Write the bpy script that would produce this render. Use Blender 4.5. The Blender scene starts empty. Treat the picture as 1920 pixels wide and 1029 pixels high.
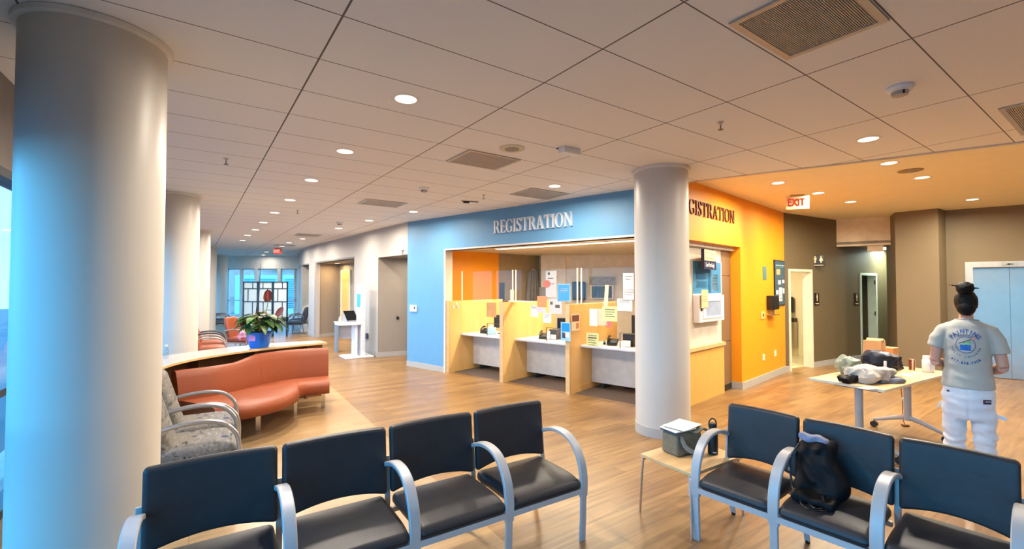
import bpy, bmesh, math, random
from mathutils import Vector, Matrix, noise
from mathutils.bvhtree import BVHTree

# ------------------------------------------------------------------ camera, sky, exposure
SC = bpy.context.scene
COL = SC.collection
HZ = 1.72                      # eye height
F = 850.0                      # focal length in pixels of a 1920 px wide frame
TH = math.atan(21 / F)         # slight upward pitch
cam_d = bpy.data.cameras.new('camera')
cam = bpy.data.objects.new('camera', cam_d)
COL.objects.link(cam)
cam.location = (0, 0, HZ)
cam.rotation_euler = (math.pi / 2 + TH, 0, 0)
cam_d.sensor_width = 36
cam_d.lens = F / 1920 * 36
cam_d.clip_start = 0.05
SC.camera = cam
vs = SC.view_settings
vs.view_transform = 'Standard'
vs.look = 'None'
vs.gamma = 1
vs.use_curve_mapping = False
vs.exposure = 0.14

W = bpy.data.worlds.new('sky')
SC.world = W
W.use_nodes = True
wn = W.node_tree
wn.nodes.clear()
wo = wn.nodes.new('ShaderNodeOutputWorld')
wb = wn.nodes.new('ShaderNodeBackground')
wt = wn.nodes.new('ShaderNodeTexCoord')
wx = wn.nodes.new('ShaderNodeSeparateXYZ')
wr = wn.nodes.new('ShaderNodeValToRGB')
wn.links.new(wt.outputs['Generated'], wx.inputs[0])
wn.links.new(wx.outputs['Z'], wr.inputs[0])
wr.color_ramp.elements[0].position = 0.0
wr.color_ramp.elements[0].color = (0.13, 0.56, 1.0, 1)
wr.color_ramp.elements[1].position = 0.5
wr.color_ramp.elements[1].color = (0.06, 0.44, 1.0, 1)
wn.links.new(wr.outputs[0], wb.inputs[0])
wb.inputs[1].default_value = 6.2
wn.links.new(wb.outputs[0], wo.inputs[0])
sun_d = bpy.data.lights.new('added_sun', 'SUN'); sun_d.energy = 3.2; sun_d.color = (1, .93, .84); sun_d.angle = .02
added_sun = bpy.data.objects.new('added_sun', sun_d); COL.objects.link(added_sun)
added_sun.rotation_euler = Vector((.75, -.43, .5)).to_track_quat('Z', 'Y').to_euler()  # unseen sun added to whiten the facades outside the far windows
LAMP = (1.0, 0.88, 0.74)
LAMPW = (1.0, 0.89, 0.68)
P_MAIN, P_HIGH = 62.0, 54.0

# ------------------------------------------------------------------ helpers
def ray(px, py):
    x = (px - 960) / F
    u = (514.5 - py) / F
    return Vector((x, math.cos(TH) - u * math.sin(TH), math.sin(TH) + u * math.cos(TH)))
def at(px, py, z=0.0):
    r = ray(px, py)
    k = (z - HZ) / r.z
    return Vector((r.x * k, r.y * k, z))
def onw(px, py, a, b):
    """point of the vertical plane through a, b seen at a pixel"""
    r = ray(px, py)
    dx, dy = b[0] - a[0], b[1] - a[1]
    n = (-dy, dx)
    k = (a[0] * n[0] + a[1] * n[1]) / (r.x * n[0] + r.y * n[1])
    return Vector((r.x * k, r.y * k, HZ + r.z * k))
def dep(px, Y):
    return Vector(((px - 960) / F * Y, Y, 0))

_m = {}
def lin(c):
    o = []
    for v in c:
        v /= 255.0
        o.append(v / 12.92 if v <= 0.04045 else ((v + 0.055) / 1.055) ** 2.4)
    return (*o, 1)
def mat(name, rgb, rough=0.6, metal=0.0, spec=0.5, var=0.06, scale=8.0, bump=0.0, bscale=60.0, coat=0.0, sheen=0.0):
    if name in _m: return _m[name]
    m = bpy.data.materials.new(name); m.use_nodes = True
    nt = m.node_tree; b = nt.nodes['Principled BSDF']
    c = lin(rgb)
    b.inputs['Roughness'].default_value = rough
    b.inputs['Metallic'].default_value = metal
    b.inputs['Specular IOR Level'].default_value = spec
    if coat: b.inputs['Coat Weight'].default_value = coat
    if sheen: b.inputs['Sheen Weight'].default_value = sheen
    tc = nt.nodes.new('ShaderNodeTexCoord')
    n = nt.nodes.new('ShaderNodeTexNoise'); n.inputs['Scale'].default_value = scale
    nt.links.new(tc.outputs['Object'], n.inputs['Vector'])
    r = nt.nodes.new('ShaderNodeValToRGB')
    r.color_ramp.elements[0].position = 0.3; r.color_ramp.elements[1].position = 0.7
    r.color_ramp.elements[0].color = (*[v * (1 - var) for v in c[:3]], 1)
    r.color_ramp.elements[1].color = (*[min(1, v * (1 + var)) for v in c[:3]], 1)
    nt.links.new(n.outputs['Fac'], r.inputs[0]); nt.links.new(r.outputs[0], b.inputs['Base Color'])
    if bump:
        n2 = nt.nodes.new('ShaderNodeTexNoise'); n2.inputs['Scale'].default_value = bscale; n2.inputs['Detail'].default_value = 4
        nt.links.new(tc.outputs['Object'], n2.inputs['Vector'])
        bp = nt.nodes.new('ShaderNodeBump'); bp.inputs['Strength'].default_value = bump; bp.inputs['Distance'].default_value = 0.01
        nt.links.new(n2.outputs['Fac'], bp.inputs['Height']); nt.links.new(bp.outputs[0], b.inputs['Normal'])
    _m[name] = m
    return m
def emit(name, rgb, s):
    if name in _m: return _m[name]
    m = bpy.data.materials.new(name); m.use_nodes = True
    nt = m.node_tree; nt.nodes.clear()
    e = nt.nodes.new('ShaderNodeEmission'); o = nt.nodes.new('ShaderNodeOutputMaterial')
    e.inputs[0].default_value = lin(rgb); e.inputs[1].default_value = s
    nt.links.new(e.outputs[0], o.inputs[0]); _m[name] = m
    return m
def glass(name, tint, refl=1.0, rough=0.02):
    if name in _m: return _m[name]
    m = bpy.data.materials.new(name); m.use_nodes = True
    nt = m.node_tree; nt.nodes.clear()
    t = nt.nodes.new('ShaderNodeBsdfTransparent'); t.inputs[0].default_value = (*tint, 1)
    g = nt.nodes.new('ShaderNodeBsdfGlossy'); g.inputs['Roughness'].default_value = rough
    f = nt.nodes.new('ShaderNodeFresnel'); f.inputs['IOR'].default_value = 1.45
    mu = nt.nodes.new('ShaderNodeMath'); mu.operation = 'MULTIPLY'; mu.inputs[1].default_value = refl
    x = nt.nodes.new('ShaderNodeMixShader'); o = nt.nodes.new('ShaderNodeOutputMaterial')
    ge = nt.nodes.new('ShaderNodeNewGeometry'); fr = nt.nodes.new('ShaderNodeMath'); fr.operation = 'SUBTRACT'; fr.inputs[0].default_value = 1
    m2 = nt.nodes.new('ShaderNodeMath'); m2.operation = 'MULTIPLY'
    nt.links.new(ge.outputs['Backfacing'], fr.inputs[1]); nt.links.new(fr.outputs[0], m2.inputs[1])
    nt.links.new(f.outputs[0], mu.inputs[0]); nt.links.new(mu.outputs[0], m2.inputs[0]); nt.links.new(m2.outputs[0], x.inputs[0])
    nt.links.new(t.outputs[0], x.inputs[1]); nt.links.new(g.outputs[0], x.inputs[2])
    nt.links.new(x.outputs[0], o.inputs[0]); _m[name] = m
    return m

def tag(o, label=None, cat=None, group=None, kind=None):
    if label: o['label'] = label
    if cat: o['category'] = cat
    if group: o['group'] = group
    if kind: o['kind'] = kind
    return o
def thing(name, label, cat, loc=(0, 0, 0), rz=0.0, group=None):
    o = bpy.data.objects.new(name, None); COL.objects.link(o)
    o.empty_display_size = 0.1
    o.location = loc; o.rotation_euler = (0, 0, rz)
    return tag(o, label, cat, group)
def B(): return bmesh.new()
def obj(name, bm, m, parent=None, loc=None, rz=None, smooth=True, ang=35, label=None, kind=None):
    if smooth:
        bm.normal_update()
        for f in bm.faces: f.smooth = True
        for e in bm.edges:
            if len(e.link_faces) == 2:
                e.smooth = e.calc_face_angle(0) < math.radians(ang)
    me = bpy.data.meshes.new(name); bm.to_mesh(me); bm.free()
    for x in (m if isinstance(m, (list, tuple)) else [m]): me.materials.append(x)
    o = bpy.data.objects.new(name, me); COL.objects.link(o)
    if parent: o.parent = parent
    if loc is not None: o.location = loc
    if rz is not None: o.rotation_euler = (0, 0, rz)
    if label: o['label'] = label
    if kind: o['kind'] = kind
    return o
def struct(name, bm, m, parent=None, **k):
    o = obj(name, bm, m, parent, **k)
    if not parent: o['kind'] = 'structure'
    return o
def copy_tree(o, loc=None, rz=None, label=None, group=None, parent=None):
    c = o.copy(); COL.objects.link(c)
    if parent: c.parent = parent
    if loc is not None: c.location = loc
    if rz is not None: c.rotation_euler = (0, 0, rz)
    if label: c['label'] = label
    if group: c['group'] = group
    for ch in list(o.children): copy_tree(ch, parent=c)
    return c
def faces(bm, vs_, fs, mi=0):
    v = [bm.verts.new(p) for p in vs_]
    for f in fs:
        try:
            ff = bm.faces.new([v[i] for i in f]); ff.material_index = mi
        except ValueError: pass
    return v
def box(bm, c, s, rz=0.0, M=None, mi=0):
    x, y, z = s[0] / 2, s[1] / 2, s[2] / 2
    vv = [(-x, -y, -z), (x, -y, -z), (x, y, -z), (-x, y, -z), (-x, -y, z), (x, -y, z), (x, y, z), (-x, y, z)]
    T = Matrix.Translation(c) @ (M if M is not None else Matrix.Rotation(rz, 4, 'Z'))
    faces(bm, [T @ Vector(p) for p in vv], [(0, 3, 2, 1), (4, 5, 6, 7), (0, 1, 5, 4), (1, 2, 6, 5), (2, 3, 7, 6), (3, 0, 4, 7)], mi)
def bx(bm, x0, x1, y0, y1, z0, z1, mi=0):
    box(bm, ((x0 + x1) / 2, (y0 + y1) / 2, (z0 + z1) / 2), (abs(x1 - x0), abs(y1 - y0), abs(z1 - z0)), mi=mi)
def rbox(bm, c, s, r, n=6, fn=None, M=None):
    """rounded box, fn deforms local points"""
    hx, hy, hz = s[0] / 2, s[1] / 2, s[2] / 2
    r = min(r, hx * .99, hy * .99, hz * .99)
    def ax(h, k):
        a = [-h, -h + r * .3, -h + r * .75, -h + r]
        mid = [(-h + r) + (2 * h - 2 * r) * i / k for i in range(1, k)]
        return a + mid + [h - r, h - r * .75, h - r * .3, h]
    X = [ax(hx, n), ax(hy, n), ax(hz, max(2, n // 3))]
    seen = {}
    T = Matrix.Translation(c) @ (M if M is not None else Matrix.Identity(4))
    def V(p):
        key = (round(p[0], 6), round(p[1], 6), round(p[2], 6))
        if key not in seen:
            q = Vector(p)
            i = Vector((max(-hx + r, min(hx - r, q.x)), max(-hy + r, min(hy - r, q.y)), max(-hz + r, min(hz - r, q.z))))
            d = q - i
            if d.length > 1e-9: q = i + d.normalized() * r
            if fn: q = fn(q)
            seen[key] = bm.verts.new(T @ q)
        return seen[key]
    for a in range(3):
        b_, c_ = (a + 1) % 3, (a + 2) % 3
        for sg in (-1, 1):
            h = (hx, hy, hz)[a] * sg
            for i in range(len(X[b_]) - 1):
                for j in range(len(X[c_]) - 1):
                    q = []
                    for (ii, jj) in ((i, j), (i + 1, j), (i + 1, j + 1), (i, j + 1)):
                        p = [0, 0, 0]; p[a] = h; p[b_] = X[b_][ii]; p[c_] = X[c_][jj]
                        q.append(V(p))
                    if sg < 0: q.reverse()
                    try: bm.faces.new(q)
                    except ValueError: pass
def loft(bm, rings, closed=True, caps=True, loop=False):
    R = [[bm.verts.new(p) for p in r] for r in rings]
    n = len(R[0])
    rng = range(len(R)) if loop else range(len(R) - 1)
    for i in rng:
        a, b = R[i], R[(i + 1) % len(R)]
        for j in range(n if closed else n - 1):
            k = (j + 1) % n
            try: bm.faces.new((a[j], a[k], b[k], b[j]))
            except ValueError: pass
    if caps and closed and not loop:
        try:
            bm.faces.new(list(reversed(R[0]))); bm.faces.new(R[-1])
        except ValueError: pass
def tube(bm, pts, r, seg=10, caps=True):
    pts = [Vector(p) for p in pts]
    rings = []
    up = None
    for i, p in enumerate(pts):
        d = (pts[min(i + 1, len(pts) - 1)] - pts[max(i - 1, 0)]).normalized()
        if up is None:
            up = Vector((0, 0, 1)) if abs(d.z) < .9 else Vector((1, 0, 0))
        s = d.cross(up).normalized(); up = s.cross(d).normalized()
        rr = r[i] if isinstance(r, (list, tuple)) else r
        rings.append([p + (s * math.cos(2 * math.pi * k / seg) + up * math.sin(2 * math.pi * k / seg)) * rr for k in range(seg)])
    loft(bm, rings, True, caps)
def lathe(bm, prof, seg=24, c=(0, 0, 0), caps=True):
    rings = [[Vector((c[0] + r * math.cos(2 * math.pi * k / seg), c[1] + r * math.sin(2 * math.pi * k / seg), c[2] + z)) for k in range(seg)] for r, z in prof]
    loft(bm, rings, True, caps)
def spline(pts, n=8):
    P = [Vector(p) for p in pts]; o = []
    for i in range(len(P) - 1):
        a = P[i - 1] if i else P[0] * 2 - P[1]
        b, c = P[i], P[i + 1]
        d = P[i + 2] if i + 2 < len(P) else P[-1] * 2 - P[-2]
        for k in range(n):
            t = k / n
            o.append(0.5 * ((2 * b) + (c - a) * t + (2 * a - 5 * b + 4 * c - d) * t * t + (3 * b - a - 3 * c + d) * t ** 3))
    o.append(P[-1]); return o
def bar(bm, path, wx, th, x0=0.0):
    """flat bar whose path lies in the local yz plane; wx wide along x"""
    path = [Vector((0, p[0], p[1])) for p in path]
    rings = []
    for i, p in enumerate(path):
        d = (path[min(i + 1, len(path) - 1)] - path[max(i - 1, 0)]).normalized()
        nrm = Vector((0, -d.z, d.y))
        h, t, e = wx / 2, th / 2, min(wx, th) * .18
        prof = [(-h, -t + e), (-h + e, -t), (h - e, -t), (h, -t + e), (h, t - e), (h - e, t), (-h + e, t), (-h, t - e)]
        rings.append([p + Vector((x0 + a, 0, 0)) + nrm * b for a, b in prof])
    loft(bm, rings)
def prism(bm, poly, z0, z1, mi=0):
    n = len(poly)
    vv = [(p[0], p[1], z0) for p in poly] + [(p[0], p[1], z1) for p in poly]
    fs = [tuple(reversed(range(n))), tuple(range(n, 2 * n))] + [(i, (i + 1) % n, n + (i + 1) % n, n + i) for i in range(n)]
    faces(bm, vv, fs, mi)
def xzprism(bm, poly, y0, y1, mi=0):
    n = len(poly)
    vv = [(p[0], y0, p[1]) for p in poly] + [(p[0], y1, p[1]) for p in poly]
    fs = [tuple(range(n)), tuple(reversed(range(n, 2 * n)))] + [(i, n + i, n + (i + 1) % n, (i + 1) % n) for i in range(n)]
    faces(bm, vv, fs, mi)
def wallbox(bm, a, b, t0, t1, z0, z1, th, off=0.0):
    """slab along a->b between distances t0..t1, thickness th away from viewer side (left normal)"""
    a = Vector(a[:2]); d = (Vector(b[:2]) - a).normalized(); n = Vector((-d.y, d.x))
    q = [a + d * t0 + n * off, a + d * t1 + n * off, a + d * t1 + n * (off + th), a + d * t0 + n * (off + th)]
    prism(bm, q, z0, z1)
def wall(bm, a, b, z1, th=.15, ops=(), z0=0.0):
    L = (Vector(b[:2]) - Vector(a[:2])).length
    t = 0.0
    for (o0, o1, s0, s1) in sorted(ops):
        if o0 > t + 1e-4: wallbox(bm, a, b, t, o0, z0, z1, th)
        if s0 > z0: wallbox(bm, a, b, o0, o1, z0, s0, th)
        if s1 < z1: wallbox(bm, a, b, o0, o1, s1, z1, th)
        t = o1
    if t < L: wallbox(bm, a, b, t, L, z0, z1, th)
def wdir(a, b):
    d = (Vector(b[:2]) - Vector(a[:2])).normalized()
    return d, Vector((-d.y, d.x)), math.atan2(d.y, d.x)
def wt_(px, a, b):
    """distance along a->b where the wall crosses pixel column px"""
    p = onw(px, 535, a, b)
    return (p.xy - Vector(a[:2])).dot(wdir(a, b)[0])
def mount(px0, py0, px1, py1, a, b, off=0.0):
    """centre, width, height, rz of a rectangle on the wall a->b"""
    d, n, rz = wdir(a, b)
    p0 = onw(px0, (py0 + py1) / 2, a, b); p1 = onw(px1, (py0 + py1) / 2, a, b)
    w = (p1 - p0).length
    pm = (px0 + px1) / 2
    zt = onw(pm, py0, a, b).z; zb = onw(pm, py1, a, b).z
    c = (p0 + p1) / 2; c.z = (zt + zb) / 2
    c = c - Vector((n.x, n.y, 0)) * off
    return c, w, zt - zb, rz
FONT = None
def text_mesh(s, size, depth=0.002, bold=0.0, sx=1.0):
    """flat letters in the local xz plane, centred; returns bmesh"""
    cu = bpy.data.curves.new('t', 'FONT'); cu.body = s; cu.size = size; cu.extrude = depth; cu.offset = bold
    cu.align_x = 'CENTER'; cu.align_y = 'CENTER'; cu.resolution_u = 3
    o = bpy.data.objects.new('t', cu); COL.objects.link(o)
    dg = bpy.context.evaluated_depsgraph_get()
    me = bpy.data.meshes.new_from_object(o.evaluated_get(dg))
    bm = bmesh.new(); bm.from_mesh(me)
    bpy.data.objects.remove(o); bpy.data.curves.remove(cu); bpy.data.meshes.remove(me)
    for v in bm.verts: v.co = Vector((v.co.x * sx, -v.co.z, v.co.y))
    return bm

# ------------------------------------------------------------------ materials
G1 = Vector((-.5754, .8179, 0)); G2 = Vector((.8179, .5754, 0))
HC, HH = 3.10, 3.19
def dotnode(nt, geo, v):
    d = nt.nodes.new('ShaderNodeVectorMath'); d.operation = 'DOT_PRODUCT'; d.inputs[1].default_value = v
    nt.links.new(geo.outputs['Position'], d.inputs[0]); return d.outputs['Value']
def mth(nt, op, a, b=None):
    m = nt.nodes.new('ShaderNodeMath'); m.operation = op
    for i, v in enumerate((a, b)):
        if v is None: continue
        if isinstance(v, (int, float)): m.inputs[i].default_value = v
        else: nt.links.new(v, m.inputs[i])
    return m.outputs[0]
def ceiling_mat():
    m = bpy.data.materials.new('ceiling_tile'); m.use_nodes = True
    nt = m.node_tree; b = nt.nodes['Principled BSDF']; b.inputs['Roughness'].default_value = .9
    b.inputs['Specular IOR Level'].default_value = .15
    geo = nt.nodes.new('ShaderNodeNewGeometry')
    a = at(1130, 92, HC); u0, v0 = a.dot(G1) - HC * 0, a.dot(G2)
    def line(vec, o, sp, w):
        x = mth(nt, 'DIVIDE', mth(nt, 'SUBTRACT', dotnode(nt, geo, vec), o), sp)
        return mth(nt, 'LESS_THAN', mth(nt, 'PINGPONG', x, 0.5), w / 2 / sp)
    l1 = line(G1, u0, .537, .008); l2 = line(G2, v0, 1.328, .011); l3 = line(G2, v0, 1.328, .0)
    rail = mth(nt, 'SUBTRACT', l2, l3)
    L = mth(nt, 'MAXIMUM', l1, rail)
    n = nt.nodes.new('ShaderNodeTexNoise'); n.inputs['Scale'].default_value = 90; n.inputs['Detail'].default_value = 3
    nt.links.new(geo.outputs['Position'], n.inputs['Vector'])
    r = nt.nodes.new('ShaderNodeValToRGB'); nt.links.new(n.outputs['Fac'], r.inputs[0])
    r.color_ramp.elements[0].position = .35; r.color_ramp.elements[1].position = .65
    r.color_ramp.elements[0].color = lin((232, 230, 228)); r.color_ramp.elements[1].color = lin((232, 230, 228))
    mx = nt.nodes.new('ShaderNodeMix'); mx.data_type = 'RGBA'
    nt.links.new(L, mx.inputs['Factor']); nt.links.new(r.outputs[0], mx.inputs[6]); mx.inputs[7].default_value = lin((112, 104, 100))
    nt.links.new(mx.outputs[2], b.inputs['Base Color'])
    bp = nt.nodes.new('ShaderNodeBump'); bp.inputs['Strength'].default_value = .4; bp.inputs['Distance'].default_value = .004; bp.invert = True
    nt.links.new(L, bp.inputs['Height']); nt.links.new(bp.outputs[0], b.inputs['Normal'])
    return m
def floor_mat(name, c1, c2, grain, row=.15, rough=.32):
    m = bpy.data.materials.new(name); m.use_nodes = True
    nt = m.node_tree; b = nt.nodes['Principled BSDF']
    geo = nt.nodes.new('ShaderNodeNewGeometry')
    u = dotnode(nt, geo, G2); v = dotnode(nt, geo, G1)
    cb = nt.nodes.new('ShaderNodeCombineXYZ'); nt.links.new(u, cb.inputs[0]); nt.links.new(v, cb.inputs[1])
    br = nt.nodes.new('ShaderNodeTexBrick'); nt.links.new(cb.outputs[0], br.inputs['Vector'])
    br.inputs['Scale'].default_value = 1; br.inputs['Brick Width'].default_value = 1.1; br.inputs['Row Height'].default_value = row
    br.inputs['Mortar Size'].default_value = .0012; br.inputs['Mortar Smooth'].default_value = .2; br.inputs['Bias'].default_value = 0
    br.inputs['Color1'].default_value = lin(c1); br.inputs['Color2'].default_value = lin(c2)
    br.inputs['Mortar'].default_value = lin([v_ * .62 for v_ in c1])
    sc = nt.nodes.new('ShaderNodeVectorMath'); sc.operation = 'MULTIPLY'; sc.inputs[1].default_value = (1.6, 26, 1)
    nt.links.new(cb.outputs[0], sc.inputs[0])
    n = nt.nodes.new('ShaderNodeTexNoise'); n.inputs['Scale'].default_value = 1.0; n.inputs['Detail'].default_value = 6; n.inputs['Distortion'].default_value = .6
    nt.links.new(sc.outputs[0], n.inputs['Vector'])
    r = nt.nodes.new('ShaderNodeValToRGB'); nt.links.new(n.outputs['Fac'], r.inputs[0])
    r.color_ramp.elements[0].position = .3; r.color_ramp.elements[1].position = .72
    r.color_ramp.elements[0].color = (1 - grain, 1 - grain * 1.1, 1 - grain * 1.2, 1); r.color_ramp.elements[1].color = (1 + grain * .5,) * 3 + (1,)
    mx = nt.nodes.new('ShaderNodeMix'); mx.data_type = 'RGBA'; mx.blend_type = 'MULTIPLY'; mx.inputs['Factor'].default_value = 1
    nt.links.new(br.outputs['Color'], mx.inputs[6]); nt.links.new(r.outputs[0], mx.inputs[7])
    nt.links.new(mx.outputs[2], b.inputs['Base Color'])
    n2 = nt.nodes.new('ShaderNodeTexNoise'); n2.inputs['Scale'].default_value = 3; nt.links.new(geo.outputs['Position'], n2.inputs['Vector'])
    mr = nt.nodes.new('ShaderNodeMapRange'); mr.inputs[3].default_value = rough - .05; mr.inputs[4].default_value = rough + .08
    nt.links.new(n2.outputs['Fac'], mr.inputs[0]); nt.links.new(mr.outputs[0], b.inputs['Roughness'])
    bp = nt.nodes.new('ShaderNodeBump'); bp.inputs['Strength'].default_value = .12; bp.inputs['Distance'].default_value = .002
    nt.links.new(n.outputs['Fac'], bp.inputs['Height']); nt.links.new(bp.outputs[0], b.inputs['Normal'])
    return m
def wood(name, c1, c2, scale=(3, 3, 30), rough=.45):
    if name in _m: return _m[name]
    m = bpy.data.materials.new(name); m.use_nodes = True
    nt = m.node_tree; b = nt.nodes['Principled BSDF']; b.inputs['Roughness'].default_value = rough
    tc = nt.nodes.new('ShaderNodeTexCoord'); mp = nt.nodes.new('ShaderNodeMapping'); mp.inputs['Scale'].default_value = scale
    n = nt.nodes.new('ShaderNodeTexNoise'); n.inputs['Scale'].default_value = 1; n.inputs['Detail'].default_value = 5
    r = nt.nodes.new('ShaderNodeValToRGB')
    r.color_ramp.elements[0].color = lin(c1); r.color_ramp.elements[1].color = lin(c2)
    r.color_ramp.elements[0].position = .3; r.color_ramp.elements[1].position = .7
    nt.links.new(tc.outputs['Object'], mp.inputs[0]); nt.links.new(mp.outputs[0], n.inputs['Vector'])
    nt.links.new(n.outputs['Fac'], r.inputs[0]); nt.links.new(r.outputs[0], b.inputs['Base Color'])
    _m[name] = m; return m
def steel_mat():
    m = mat('brushed_steel', (190, 180, 166), .30, 1.0, var=.03)
    return m
M_CEIL = ceiling_mat()
M_CEIL2 = mat('high_ceiling_paint', (240, 228, 192), .8, var=.02)
M_FLOOR = floor_mat('plank_floor', (152, 119, 76), (130, 98, 62), .38)
M_INLAY = floor_mat('plank_floor_light', (166, 136, 96), (156, 126, 88), .14)
M_WHITE = mat('white_wall_paint', (180, 176, 170), .6, var=.015, scale=3)
M_COLUMN = mat('column_paint', (204, 198, 188), .42, var=.012, scale=3)
M_BLUE = mat('blue_wall_paint', (98, 154, 194), .5, var=.02, scale=3)
M_ORANGE = mat('orange_wall_paint', (243, 154, 16), .5, var=.02, scale=3)
M_TAUPE = mat('taupe_wall_paint', (124, 108, 82), .6, var=.02, scale=3)
M_TAUPE2 = mat('brown_taupe_paint', (108, 93, 66), .6, var=.02, scale=3)
M_CREAM = mat('cream_paint', (232, 220, 188), .6, var=.015)
M_BASE = mat('grey_vinyl_base', (176, 172, 166), .5, var=.02)
M_GREYWALL = mat('grey_beige_paint', (150, 141, 129), .6, var=.02)
M_TRIM = mat('light_metal_trim', (206, 200, 190), .35, .5)
M_VINYL = mat('black_vinyl', (46, 45, 47), .45, 0, .42, .08, 14, .12, 25)
M_ARM = mat('silver_painted_metal', (178, 178, 178), .45, .15, var=.03)
M_CHROME = mat('chrome', (210, 208, 205), .15, 1.0, var=.02)
M_BLACK = mat('black_plastic', (18, 18, 20), .4)
M_BLACKF = mat('black_nylon', (8, 8, 11), .65, 0, .25, .2, 20, .2, 30)
M_MAPLE = wood('maple_laminate', (228, 180, 106), (238, 194, 122), (6, 6, 1.2), .4)
M_BIRCH = wood('birch_laminate', (206, 168, 116), (220, 186, 136), (2, 14, 14), .4)
M_WHITEP = mat('white_plastic', (232, 232, 230), .4, var=.01)
M_PAPER = mat('white_paper', (240, 238, 230), .8, var=.02)
M_GLASS = glass('clear_acrylic', (.97, .975, .975), .7)
M_WINGLASS = glass('window_glass', (.93, .97, .98), 1.0)
M_FRAME = mat('dark_window_frame', (44, 50, 58), .5, .3)
M_STEEL = steel_mat()
M_LIGHT = emit('lamp_disc', (255, 240, 205), 5.0)
M_ORF = mat('copper_upholstery', (138, 66, 32), .5, 0, .4, .05, 30, .12, 150)

# ------------------------------------------------------------------ plan of the place
def crv(px, Y): return (dep(px, Y).x, Y)
BL0 = (-2.26, 9.8); CORNER = (2.227, 6.053)            # blue wall
OR1 = (5.47, 9.1)                                       # orange wall runs CORNER -> OR1
TA1 = (11.2, 12.355)                                    # taupe wall OR1 -> TA1
EL0 = (8.47, 8.83); EL1 = (12.9, 5.235)                 # elevator wall
CW = [(-9.88, 20.9), crv(562.7, 17.6), crv(567, 17.0), crv(579, 15.95), crv(593, 15.05), crv(664, 12.35), crv(709, 10.98), BL0]
NW = Vector((-.84, -.543)); UW = Vector((-.543, .84))   # curtain wall p.NW = 1.2
def cwp(s, off=0.0): return NW * (1.2 + off) + UW * s
FAR_A, FAR_B = (-14.9, 20.9), (-9.88, 20.9)

# floor
bm = B(); prism(bm, [(-16, 24), (-17, 22), cwp(-9.4, .3), (13.4, -6), (14, 14), (2, 24)], -.2, 0)
struct('floor', bm, M_FLOOR, smooth=False)
bm = B(); prism(bm, [cwp(-8.5, -.02), cwp(-8.5, -2.83), cwp(9.5, -2.83), cwp(9.5, -.02)], 0.0, .0015)
struct('floor_inlay', bm, M_INLAY, smooth=False)
bm = B(); prism(bm, [(-40, 60), (-60, -40), (40, -40), (60, 60)], -.5, -.3)
struct('exterior_ground', bm, mat('dark_paving', (84, 88, 94), .9, scale=.5), smooth=False)

# ceilings
EDGE_A, EDGE_B = CORNER, (CORNER[0] + .834 * 13.5, CORNER[1] - .552 * 13.5)
c1 = [tuple(p) for p in CW]
bm = B()
poly = [cwp(-9.4, .2), (13.4, -6), EDGE_B, EDGE_A, BL0] + list(reversed(CW[:-1])) + [(-9.88, 21.1), (-15.2, 21.1)]
prism(bm, [(p[0], p[1]) for p in poly], HC, HC + .06)
struct('ceiling', bm, M_CEIL, smooth=False)
bm = B(); prism(bm, [EDGE_A, EDGE_B, (14, 5), (14, 13), (5, 13), (2.0, 6.3)], HH, HH + .1)
struct('ceiling_high', bm, M_CEIL2, smooth=False)
bm = B(); wallbox(bm, EDGE_A, EDGE_B, .02, 13.4, HC - .012, HH, .05)
struct('trim_1', bm, M_TRIM, smooth=False)

# blue wall with wide opening
dB, nB, rB = wdir(BL0, CORNER)
T0, T1, HEAD = 1.217, 5.52, 2.42
LB = (Vector(CORNER) - Vector(BL0)).length
bm = B(); wall(bm, BL0, CORNER, HC, .16, [(T0, T1, 0, HEAD)])
struct('wall_blue', bm, M_BLUE, smooth=False)
bm = B()
wallbox(bm, BL0, CORNER, T0 - .03, T0 + .012, 0, HEAD + .03, .19, -.012)
wallbox(bm, BL0, CORNER, T1 - .012, T1 + .03, 0, HEAD + .03, .19, -.012)
wallbox(bm, BL0, CORNER, T0 - .03, T1 + .03, HEAD, HEAD + .03, .19, -.012)
struct('trim_2', bm, mat('pale_trim_paint', (226, 214, 196), .45), smooth=False)
bm = B(); wallbox(bm, BL0, CORNER, .0, T0 - .03, 0, .11, .02, -.014)
struct('baseboard_blue', bm, M_BASE, smooth=False)

# orange wall with service opening
dO, nO, rO = wdir(CORNER, OR1)
LO = (Vector(OR1) - Vector(CORNER)).length
so = wt_(1389, CORNER, OR1)
bm = B(); wall(bm, CORNER, OR1, HH, .45, [(.16, so, 0, 2.36)])
struct('wall_orange', bm, M_ORANGE, smooth=False)
bm = B(); wallbox(bm, CORNER, OR1, so, LO, 0, .12, .02, -.016); wallbox(bm, CORNER, OR1, so - .016, so, 0, .12, .45, -.016)
struct('baseboard_orange', bm, M_BASE, smooth=False)
OC_ = tuple(Vector(CORNER) + nO * .15); OD_ = tuple(Vector(OC_) + dO)
tb_, tg_ = wt_(1353, OC_, OD_), wt_(1371, OC_, OD_)
bm = B(); wallbox(bm, CORNER, OR1, .16, tb_, .82, 2.30, .05, .16)
wallbox(bm, CORNER, OR1, .16, so - .0, 2.30, 2.36, .3, .10)
struct('wall_booth', bm, mat('booth_white', (206, 200, 188), .5), smooth=False)
bm = B(); wallbox(bm, CORNER, OR1, .16, tb_ - .005, 0, .77, .07, .12)
struct('wall_booth_wainscot', bm, mat('mustard_laminate', (214, 168, 86), .45, var=.04), smooth=False)
bm = B(); wallbox(bm, CORNER, OR1, .16, tb_, .77, .82, .10, .09)
struct('trim_3', bm, M_BIRCH, smooth=False)
bm = B()
for z0_, z1_ in ((.10, .80), (.81, 1.88), (1.89, 2.30)): wallbox(bm, CORNER, OR1, tb_, tg_, z0_, z1_, .06, .16)
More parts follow.
